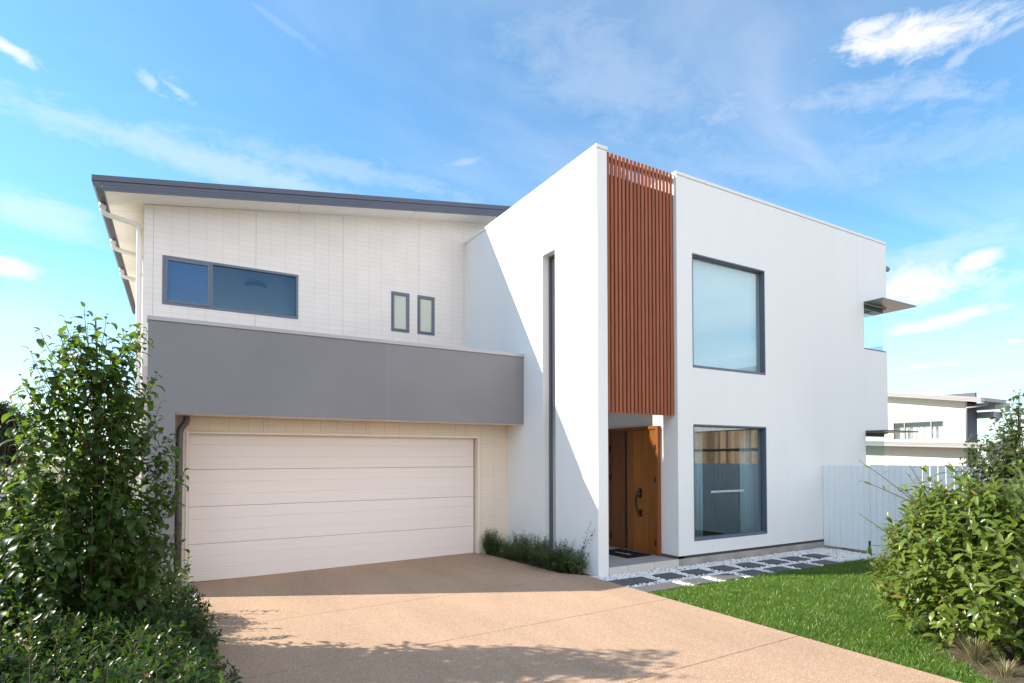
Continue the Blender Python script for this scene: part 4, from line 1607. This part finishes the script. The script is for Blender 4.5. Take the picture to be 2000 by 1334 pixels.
def straps(base, n, length, width, spread, rng, nseg=6, droop=1.0):
    """arching strap leaves from one crown"""
    az = rng.uniform(0, 2 * np.pi, n)
    el = np.pi / 2 - np.abs(rng.normal(0.15, spread, n))
    L = rng.uniform(0.55, 1.0, n) * length
    b = base + np.stack([np.cos(az), np.sin(az), np.zeros(n)], -1) * (rng.uniform(0, 0.04, n)[:, None])
    t = np.linspace(0, 1, nseg + 1)
    cur = rng.uniform(0.5, 1.6, n) * droop
    ang = el[:, None] - cur[:, None] * t[None] ** 1.6
    ds = (L / nseg)[:, None]
    rr = np.concatenate([np.zeros((n, 1)), np.cumsum(np.cos(ang[:, 1:]) * ds, 1)], 1)
    zz = np.concatenate([np.zeros((n, 1)), np.cumsum(np.sin(ang[:, 1:]) * ds, 1)], 1)
    w = width * (1 - t ** 2.2)[None] * rng.uniform(0.7, 1.2, n)[:, None] / 2 + 0.0003
    out = np.stack([np.cos(az), np.sin(az)], -1)
    sd = np.stack([-np.sin(az), np.cos(az)], -1)
    C = np.stack([b[:, 0:1] + out[:, 0:1] * rr, b[:, 1:2] + out[:, 1:2] * rr, b[:, 2:3] + zz], -1)
    off = np.stack([sd[:, 0:1] * w, sd[:, 1:2] * w, 0 * w], -1)
    V = np.stack([C - off, C + off], 2).reshape(n, -1, 3)
    k = np.arange(nseg)[:, None] * 2
    F = (k + np.array([[0, 1, 3, 2]]))
    F = (F[None] + (np.arange(n) * (2 * nseg + 2))[:, None, None]).reshape(-1, 4)
    return V.reshape(-1, 3), F


def bed_plants():
    rng = np.random.default_rng(21)
    spots = [(5.36, 9.93, 0.46), (5.46, 9.55, 0.42), (5.42, 9.12, 0.40), (5.52, 8.70, 0.44), (5.47, 8.28, 0.46), (5.56, 7.92, 0.42)]
    words = ['first from the garage door', 'second from the garage door', 'third from the garage door', 'fourth from the garage door', 'fifth from the garage door', 'nearest the porch']
    for i, (x, y, h) in enumerate(spots):
        V, F = straps(np.array([x, y, 0.0]), 280, h * 1.25, 0.011, 0.46, rng)
        o = mesh_arrays('strappy_grass', V - np.array([x, y, 0]), F, 'leaf_strap')
        o.location = (x, y, 0)
        tag(o, 'tuft of dark green strap leaves in the bed below the white wall, ' + words[i], 'grass tuft', 'strappy tufts along the white wall')
    # leafy shrubs behind, against the wall
    sh = [(5.30, 10.07, 0.50, 0.17, 'dark leafy shrub in the corner between garage wall and white wall'),
          (5.66, 9.35, 0.46, 0.20, 'dark leafy shrub behind the strap tufts, left of the slit window'),
          (5.66, 8.72, 0.50, 0.20, 'taller dark leafy shrub directly under the slit window'),
          (5.66, 8.10, 0.48, 0.19, 'leafy shrub with lighter new shoots just right of the slit window'),
          (5.62, 7.66, 0.40, 0.20, 'rounded leafy shrub at the porch end of the wall bed')]
    for k, (x, y, h, r, lab) in enumerate(sh):
        root = thing('shrub', lab, 'shrub', (x, y, 0), 'leafy shrubs along the white wall')
        paths = []
        for i in range(80):
            az = rng.uniform(0, 6.28)
            rr = r * math.sqrt(rng.uniform())
            tx = min(x + math.cos(az) * rr, 5.765)
            tip = np.array([tx, y + math.sin(az) * rr * 1.5, h * rng.uniform(0.35, 1.08)])
            b = np.array([x + (tx - x) * 0.3, y + (tip[1] - y) * 0.3, 0.0])
            paths.append(bez(b, (b + tip) / 2 + np.array([0, 0, 0.05]), tip, 6))
        if k == 4:
            for t in ((5.70, 7.36, 0.86), (5.77, 7.34, 0.74), (5.66, 7.42, 0.60)):
                b = np.array([5.64, 7.60, 0.2])
                paths.append(bez(b, np.array([5.66, 7.48, 0.5]), np.array(t), 7))
        P, D, U, Sc = shoot_leaves(paths, 0.030, 0.35, rng, elev=(0.2, 0.8))
        P[:, 0] = np.minimum(P[:, 0], 5.76)
        tm = [leaf_template(0.055, 0.030, c, f, 3, 'ell', 0.006) for c, f in ((0.4, 0.3), (0.8, 0.3))]
        V, F = place(tm, P, D, U, Sc, rng)
        V[:, 0] = np.minimum(V[:, 0], 5.783)
        mesh_arrays('foliage', V, F, 'leaf_bed', root)
        V2, F2 = stems_mesh(paths, 0.0035, 0.0015, 4)
        mesh_arrays('stems', V2, F2, 'twig_brown', root)
    # dry ornamental grass at the lower right corner, and fallen leaves on the soil
    for (x, y, h, n, m, lab) in ((6.36, 2.50, 0.40, 300, 'leaf_dry', 'dry straw-coloured grass tuft at the lawn corner below the big bush'),
                                 (6.72, 2.12, 0.42, 280, 'leaf_strap', 'green and straw grass tuft under the big bush at the frame edge'),
                                 (6.62, 2.62, 0.34, 240, 'leaf_strap', 'short green grass tuft close under the big bush, behind the straw-coloured tuft'),
                                 (6.20, 2.22, 0.22, 160, 'leaf_dry', 'low sparse straw-coloured tuft nearest the driveway at the lower right corner')):
        V, F = straps(np.array([x, y, 0.0]), n, h, 0.006, 0.5, rng, droop=0.8)
        o = mesh_arrays('ornamental_grass', V - np.array([x, y, 0]), F, m)
        o.location = (x, y, 0)
        tag(o, lab, 'grass tuft')


bed_plants()


def lawn():
    rng = np.random.default_rng(3)
    n = 190000
    x = rng.uniform(5.63, 11.9, n)
    y = rng.uniform(1.4, 6.15, n)
    lim = 6.06 + 0.03 * np.sin(x * 3.1) - 0.01 * (x - 5.6)
    ok = (y < lim)
    far = np.clip((x - 8.5) / 4, 0, 0.55)
    ok &= rng.uniform(size=n) > far * 0.5
    ok &= ~((x > 11.35) & (y > 5.7))
    # keep clear of the planting bed round the bush
    ok &= ~((y < 2.25 + (x - 5.95) * 1.0) & (x < 6.3) & (x > 5.95) | (x >= 6.3) & (y < 2.68 + (x - 6.3) * 0.48))
    ok &= ~((x < 5.95) & (y < 2.0))
    x, y = x[ok], y[ok]
    n = len(x)
    clump = 0.5 + 0.5 * np.sin(x * 7.3 + 2 * np.sin(y * 4.1)) * np.sin(y * 6.7 + 2 * np.sin(x * 3.7))
    L = rng.uniform(0.035, 0.075, n) * (0.85 + 0.35 * clump)
    az = rng.uniform(0, 2 * np.pi, n) + 0.8 * np.sin(x * 2.1) 
    lean = np.abs(rng.normal(0.45, 0.28, n))
    w = rng.uniform(0.0034, 0.0062, n)
    t = np.array([0, 0.45, 0.8, 1.0])
    wt = np.array([0.8, 1.0, 0.75, 0.05])
    nv = len(t)
    ang = (np.pi / 2 - lean)[:, None] - (rng.uniform(0.2, 1.2, n)[:, None]) * t[None] ** 1.5
    ds = L[:, None] * np.diff(t)[None]
    rr = np.concatenate([np.zeros((n, 1)), np.cumsum(np.cos(ang[:, 1:]) * ds, 1)], 1)
    zz = np.concatenate([np.zeros((n, 1)), np.cumsum(np.sin(ang[:, 1:]) * ds, 1)], 1)
    ca, sa = np.cos(az)[:, None], np.sin(az)[:, None]
    C = np.stack([x[:, None] + ca * rr, y[:, None] + sa * rr, zz], -1)
    roll = rng.uniform(0, 2 * np.pi, n)[:, None]
    sx, sy = np.cos(roll), np.sin(roll)
    off = np.stack([sx * w[:, None] * wt[None], sy * w[:, None] * wt[None], 0 * wt[None] * w[:, None]], -1) * 0.5
    V = np.stack([C - off, C + off], 2).reshape(-1, 3)
    k = np.arange(nv - 1)[:, None] * 2
    F = k + np.array([[0, 1, 3, 2]])
    F = (F[None] + (np.arange(n) * (2 * nv))[:, None, None]).reshape(-1, 4)
    V[:, 0] = np.maximum(V[:, 0], 5.615)
    o = mesh_arrays('lawn_grass', V, F, 'leaf_grass')
    stuff(o, 'short bright green lawn right of the driveway', 'grass')


lawn()

# ================================================================== FENCES


def paling_fence(name, label, cat, p0, p1, ztop, z0, w, gap, mat, rails=(0.35, 1.35), depth=0.016, seed=1, group=None, side=1, railmat=None, gapfn=None, wav=0.0):
    rng = random.Random(seed)
    p0, p1 = Vector((*p0, 0)), Vector((*p1, 0))
    d = (p1 - p0)
    ln = d.length
    d.normalize()
    nr = Vector((-d.y, d.x, 0)) * side
    root = thing(name, label, cat, tuple(p0), group)
    m = MB()
    s = 0.0
    while s + w <= ln + 1e-6:
        g = gap if gapfn is None else gapfn(s)
        zt = ztop + rng.uniform(-0.004, 0.004) + wav * math.sin(s * 1.7)
        o = rng.uniform(-0.0025, 0.0025)
        a = p0 + d * s + nr * o
        b = p0 + d * (s + w) + nr * (o + rng.uniform(-0.002, 0.002))
        m.prism([a + Vector((0, 0, z0)), b + Vector((0, 0, z0)), b + nr * depth + Vector((0, 0, z0)), a + nr * depth + Vector((0, 0, z0))], (0, 0, zt - z0))
        s += w + g
    m.build('palings', mat, root, weld=False)
    r = MB()
    for zr in rails:
        a, b = p0 + nr * (depth + 0.004), p1 + nr * (depth + 0.004)
        r.prism([a + Vector((0, 0, zr)), b + Vector((0, 0, zr)), b + nr * 0.04 + Vector((0, 0, zr)), a + nr * 0.04 + Vector((0, 0, zr))], (0, 0, 0.07))
    r.each('rail', railmat or mat, root)
    return root


# white gate and fence running from the house towards the viewer
g = paling_fence('gate', 'white boarded gate beside the house wall at the end of the stepping stones', 'gate', (11.76, 7.255), (11.76, 6.30), 1.735, 0.06, 0.1155, 0.0035, 'white_fence', side=1, seed=3)
MB().box(11.735, 11.76, 6.31, 6.335, 0.10, 0.26).build('drop_bolt', 'black', g)
f = paling_fence('paling_fence', 'white vertical paling fence behind the bush on the right', 'fence', (11.74, 6.29), (11.74, -6.0), 1.75, 0.02, 0.108, 0.008, 'white_fence', side=1, seed=5,
                 rails=(0.35, 1.20), gapfn=lambda s: 0.006 if s < 0.7 else 0.016)
MB().box(11.80, 11.89, 6.24, 6.33, -0.05, 1.70).build('post', 'white_fence', f)
# pale side fence behind the hedge on the left
paling_fence('side_fence', 'pale boarded side fence behind the young tree, far left', 'fence', (-6.5, 10.6), (-0.60, 10.6), 1.44, -0.05, 0.14, 0.003, 'pale_fence', side=1, seed=8)
# timber paling fence, right boundary; charcoal boards stand in for its shaded lower part (seen mirrored in the glass)
paling_fence('timber_fence', 'weathered timber paling fence along the far right boundary, seen mirrored in the lower square window', 'fence', (17.2, 5.0), (17.2, -16), 2.85, 1.62, 0.115, 0.006, 'paling', rails=(2.15,), side=-1, seed=12, railmat='charcoal_shade_fence')
paling_fence('charcoal_shade_fence', 'added charcoal boards standing in for the shaded foot of the timber fence on the right boundary', 'fence', (16.9, 5.0), (16.9, -16), 1.62, -0.05, 0.20, 0.004, 'charcoal_shade_fence', rails=(1.3,), side=-1, seed=13)

# ================================================================== NEIGHBOURS


def mirrored_house():
    r = thing('neighbour_house', 'dark walled house with a white roof edge, seen only mirrored in the lower square window', 'house', (22, -4, 0))
    MB().box(22, 30, -3.4, 3.6, -0.09, 5.6).build('wall', 'neighbour_green', r)
    MB().box(22.05, 30, -16, -3.405, -0.09, 5.6).build('clad_wall', 'neighbour_wall', r)
    MB().box(21.2, 21.99, -16, 3.8, 3.12, 3.3).build('roof_edge', 'white_metal', r)
    MB().box(21.3, 31, -17, 4.2, 5.6, 5.8).build('roof', 'roof_metal', r)


mirrored_house()


def neighbour_house():
    root = thing('neighbour_house', 'pale two-storey neighbouring house with skillion roof beyond the white fence', 'house', (32, 12.8, -0.1))

    def part(m, n, mat, par=None, bevel=0.0):
        return m.build(n, mat, par or root, bevel)
    wx = 32.0
    win = [(13.67, 15.98, 2.785, 3.69)]
    zt = lambda y: 4.52 + 0.16 * (y - 12.8)
    m = MB().wall('X', wx, wx + 0.2, 12.8, 22, -0.1, 4.50, win)
    m.prism([(wx, 12.8, 4.5), (wx, 22, 4.5), (wx, 22, zt(22)), (wx, 12.8, zt(12.8))], (0.2, 0, 0))
    part(m, 'wall', 'neighbour_wall')
    m = MB().wall('Y', 12.8, 13.0, wx + 0.21, 33.05, -0.1, 4.45)
    m.wall('X', 33.05, 33.2, 12.8, 22, -0.1, 5)
    part(m, 'dark_wall', 'neighbour_shade')  # wall facing away from the sun; the material's dark colour carries its shade
    # window with three lights and curtains
    f = MB()
    y0, y1, z0, z1 = win[0]
    for (a, b, c, d) in ((y0, y0 + .05, z0, z1), (y1 - .05, y1, z0, z1), (y0 + .05, y1 - .05, z0, z0 + .05), (y0 + .05, y1 - .05, z1 - .05, z1), (14.20, 14.25, z0 + .05, z1 - .05), (15.40, 15.45, z0 + .05, z1 - .05)):
        f.box(wx - 0.01, wx + 0.08, a, b, c, d)
    w = part(f, 'window', 'neighbour_roof')
    MB().box(wx + 0.05, wx + 0.056, y0 + .05, y1 - .05, z0 + .05, z1 - .05).build('pane', 'glass_slit', w)
    c = MB()
    n = 220
    vs, fs = [], []
    for i in range(n + 1):
        y = y0 - 0.1 + (y1 - y0 + 0.2) * i / n
        x = wx + 0.30 + 0.05 * math.sin(i * 0.62) + 0.03 * math.sin(i * 0.23)
        vs += [(x, y, z0 - 0.2), (x, y, 3.42), (x + 0.004, y, z0 - 0.2), (x + 0.004, y, 3.42)]
    for i in range(n):
        a, b = 4 * i, 4 * i + 4
        fs += [(a, b, b + 1, a + 1), (a + 3, b + 3, b + 2, a + 2), (a + 1, b + 1, b + 3, a + 3)]
    c.add(vs, fs, True)
    tag(c.build('curtain', 'curtain_white'), "white pleated curtain in the neighbouring house's long window", 'curtain')
    part(MB().box(wx + 0.9, wx + 1.0, 12.9, 17, 2.4, 4.4), 'room_wall', 'room_light')
    # upper roof: stepped fascia, soffit, gutter end and downpipe
    zf = lambda y: 4.395 + 0.162 * (y - 12.05)
    r = MB()
    xa = 31.4
    for (z0_, z1_, o) in ((0.0, 0.075, 0.03), (0.078, 0.145, 0.015), (0.148, 0.215, 0.0)):
        r.prism([(xa + o, 11.95, zf(11.95) + z0_), (xa + o, 22, zf(22) + z0_), (xa + o, 22, zf(22) + z1_), (xa + o, 11.95, zf(11.95) + z1_)], (0.04, 0, 0))
    r.prism([(xa + 0.02, 11.93, zf(11.93) + 0.20), (xa + 0.02, 22, zf(22) + 0.20), (xa + 0.02, 22, zf(22) + 0.225), (xa + 0.02, 11.93, zf(11.93) + 0.225)], (2.4, 0, 0))
    rf = part(r, 'roof', 'neighbour_roof')
    s = MB().prism([(xa + 0.07, 12.0, zf(12.0) + 0.03), (xa + 0.07, 22, zf(22) + 0.03), (xa + 0.07, 22, zf(22) + 0.05), (xa + 0.07, 12.0, zf(12.0) + 0.05)], (2.2, 0, 0))
    s.build('soffit', 'soffit_white', rf)
    g_ = MB().box(xa - 0.02, 33.6, 11.80, 11.94, zf(11.9) + 0.04, zf(11.9) + 0.2)
    g_.build('gutter', 'hood_grey', rf)
    p = MB().tube([(31.75, 11.88, zf(11.9) + 0.05), (31.75, 11.9, zf(11.9) - 0.10), (31.82, 12.3, zf(11.9) - 0.14), (31.88, 12.68, zf(11.9) - 0.16), (31.9, 12.72, zf(11.9) - 0.3), (31.9, 12.72, 2.5)], 0.05, 10)
    part(p, 'downpipe', 'neighbour_roof')
    # second, lower roof beyond
    q = MB()
    q.prism([(33.0, 12.0, 4.12), (34.6, 12.0, 4.32), (34.6, 12.0, 4.48), (33.0, 12.0, 4.46)], (0, 6, 0))
    q.box(33.2, 33.9, 12.15, 18, 3.78, 4.05)
    part(q, 'rear_roof', 'neighbour_roof')
    p = MB().tube([(34.3, 11.95, 4.30), (34.3, 11.95, 4.1), (33.9, 12.1, 4.02), (33.9, 12.1, 3.8), (33.3, 12.3, 3.72)], 0.05, 8)
    part(p, 'rear_downpipe', 'neighbour_roof')
    # ground-floor lean-to roof edge
    zl = lambda y: 2.30 + 0.043 * (y - 11.85)
    r = MB()
    for (z0_, z1_, o) in ((0.0, 0.11, 0.03), (0.114, 0.175, 0.015), (0.179, 0.235, 0.0)):
        r.prism([(31.2 + o, 11.6, zl(11.6) + z0_), (31.2 + o, 22, zl(22) + z0_), (31.2 + o, 22, zl(22) + z1_), (31.2 + o, 11.6, zl(11.6) + z1_)], (0.04, 0, 0))
    r.prism([(31.22, 11.6, zl(11.6) + 0.19), (31.22, 22, zl(22) + 0.19), (31.99, 22, zl(22) + 0.23), (31.99, 11.6, zl(11.6) + 0.23)], (0, 0, 0.02))
    r.prism([(31.25, 11.6, zl(11.6) + 0.02), (31.25, 22, zl(22) + 0.02), (31.99, 22, zl(22) + 0.02), (31.99, 11.6, zl(11.6) + 0.02)], (0, 0, 0.02))
    r.box(31.99, 33.6, 11.62, 12.78, 2.3, 2.5)
    part(r, 'lower_roof', 'neighbour_roof')
    m = MB().wall('Y', 11.9, 12.0, 32.0, 33.6, -0.1, 2.3)
    part(m, 'lower_wall', 'neighbour_wall')


neighbour_house()


def gum_tree():
    rng = np.random.default_rng(9)
    base = np.array([-8.0, 40.0, -0.1])
    root = thing('gum_tree', 'distant dark olive gum tree at the far left behind the fence', 'tree', tuple(base))
    limbs, tips = [], []
    trunk = bez(base, base + np.array([0.2, 0, 1.2]), base + np.array([-0.1, 0, 2.4]), 8)
    for i in range(30):
        t = base + np.array([rng.normal(0, 0.95), rng.normal(0, 1.0), rng.uniform(1.9, 4.9)])
        limbs.append(bez(trunk[3 + i % 5], (trunk[-1] + t) / 2 + rng.normal(0, .15, 3), t, 7))
        tips.append(t)
    tips = np.array(tips)
    N = 24000
    k = rng.integers(0, len(tips), N)
    P = tips[k] + rng.normal(0, 1, (N, 3)) * np.array([0.36, 0.36, 0.22])
    hz = P[:, 2] - base[2]
    ok = np.hypot(P[:, 0] - base[0], P[:, 1] - base[1]) < np.interp(hz, [1.2, 2.2, 3.4, 4.4, 5.2], [0.9, 2.2, 2.2, 1.6, 0.5])
    P = P[ok]
    n = len(P)
    D = unit(rng.normal(0, 1, (n, 3)) + np.array([0, 0, -0.7]))
    tm = [leaf_template(0.14, 0.05, 0.4, 0.1, 2, 'ell')]
    V, F = place(tm, P, D, rng.normal(0, 1, (n, 3)), rng.uniform(.9, 1.7, n), rng)
    mesh_arrays('crown', V, F, 'leaf_gum', root)
    V1, F1 = stems_mesh(limbs, 0.05, 0.012, 5)
    V2, F2 = stems_mesh([trunk], [0.17], [0.10], 9)
    mesh_arrays('trunk', np.concatenate([V1, V2]), np.concatenate([F1, F2 + len(V1)]), 'bark', root)


gum_tree()


def yellow_shrub():
    rng = np.random.default_rng(19)
    base = np.array([-2.35, 12.4, -0.1])
    root = thing('shrub', 'yellow-green shrub showing above the pale side fence on the left', 'shrub', tuple(base))
    paths = []
    for i in range(150):
        az = rng.uniform(0, 6.28)
        r = 0.75 * math.sqrt(rng.uniform())
        t = base + np.array([math.cos(az) * r, math.sin(az) * r, rng.uniform(0.9, 2.05 - r * 0.5)])
        s = t - np.array([math.cos(az) * 0.08, math.sin(az) * 0.08, 0.35])
        paths.append(bez(s, (s + t) / 2, t, 5))
    P, D, U, Sc = shoot_leaves(paths, 0.035, 0.1, rng)
    tm = [leaf_template(0.06, 0.03, 0.5, 0.3, 2, 'ell')]
    V, F = place(tm, P, D, U, Sc, rng)
    mesh_arrays('foliage', V, F, 'leaf_yellow', root)
    st = [bez(base, base + np.array([0, 0, .6]), p[0], 6) for p in paths[::4]]
    V, F = stems_mesh(paths + st, 0.006, 0.003, 4)
    mesh_arrays('stems', V, F, 'twig_brown', root)


yellow_shrub()
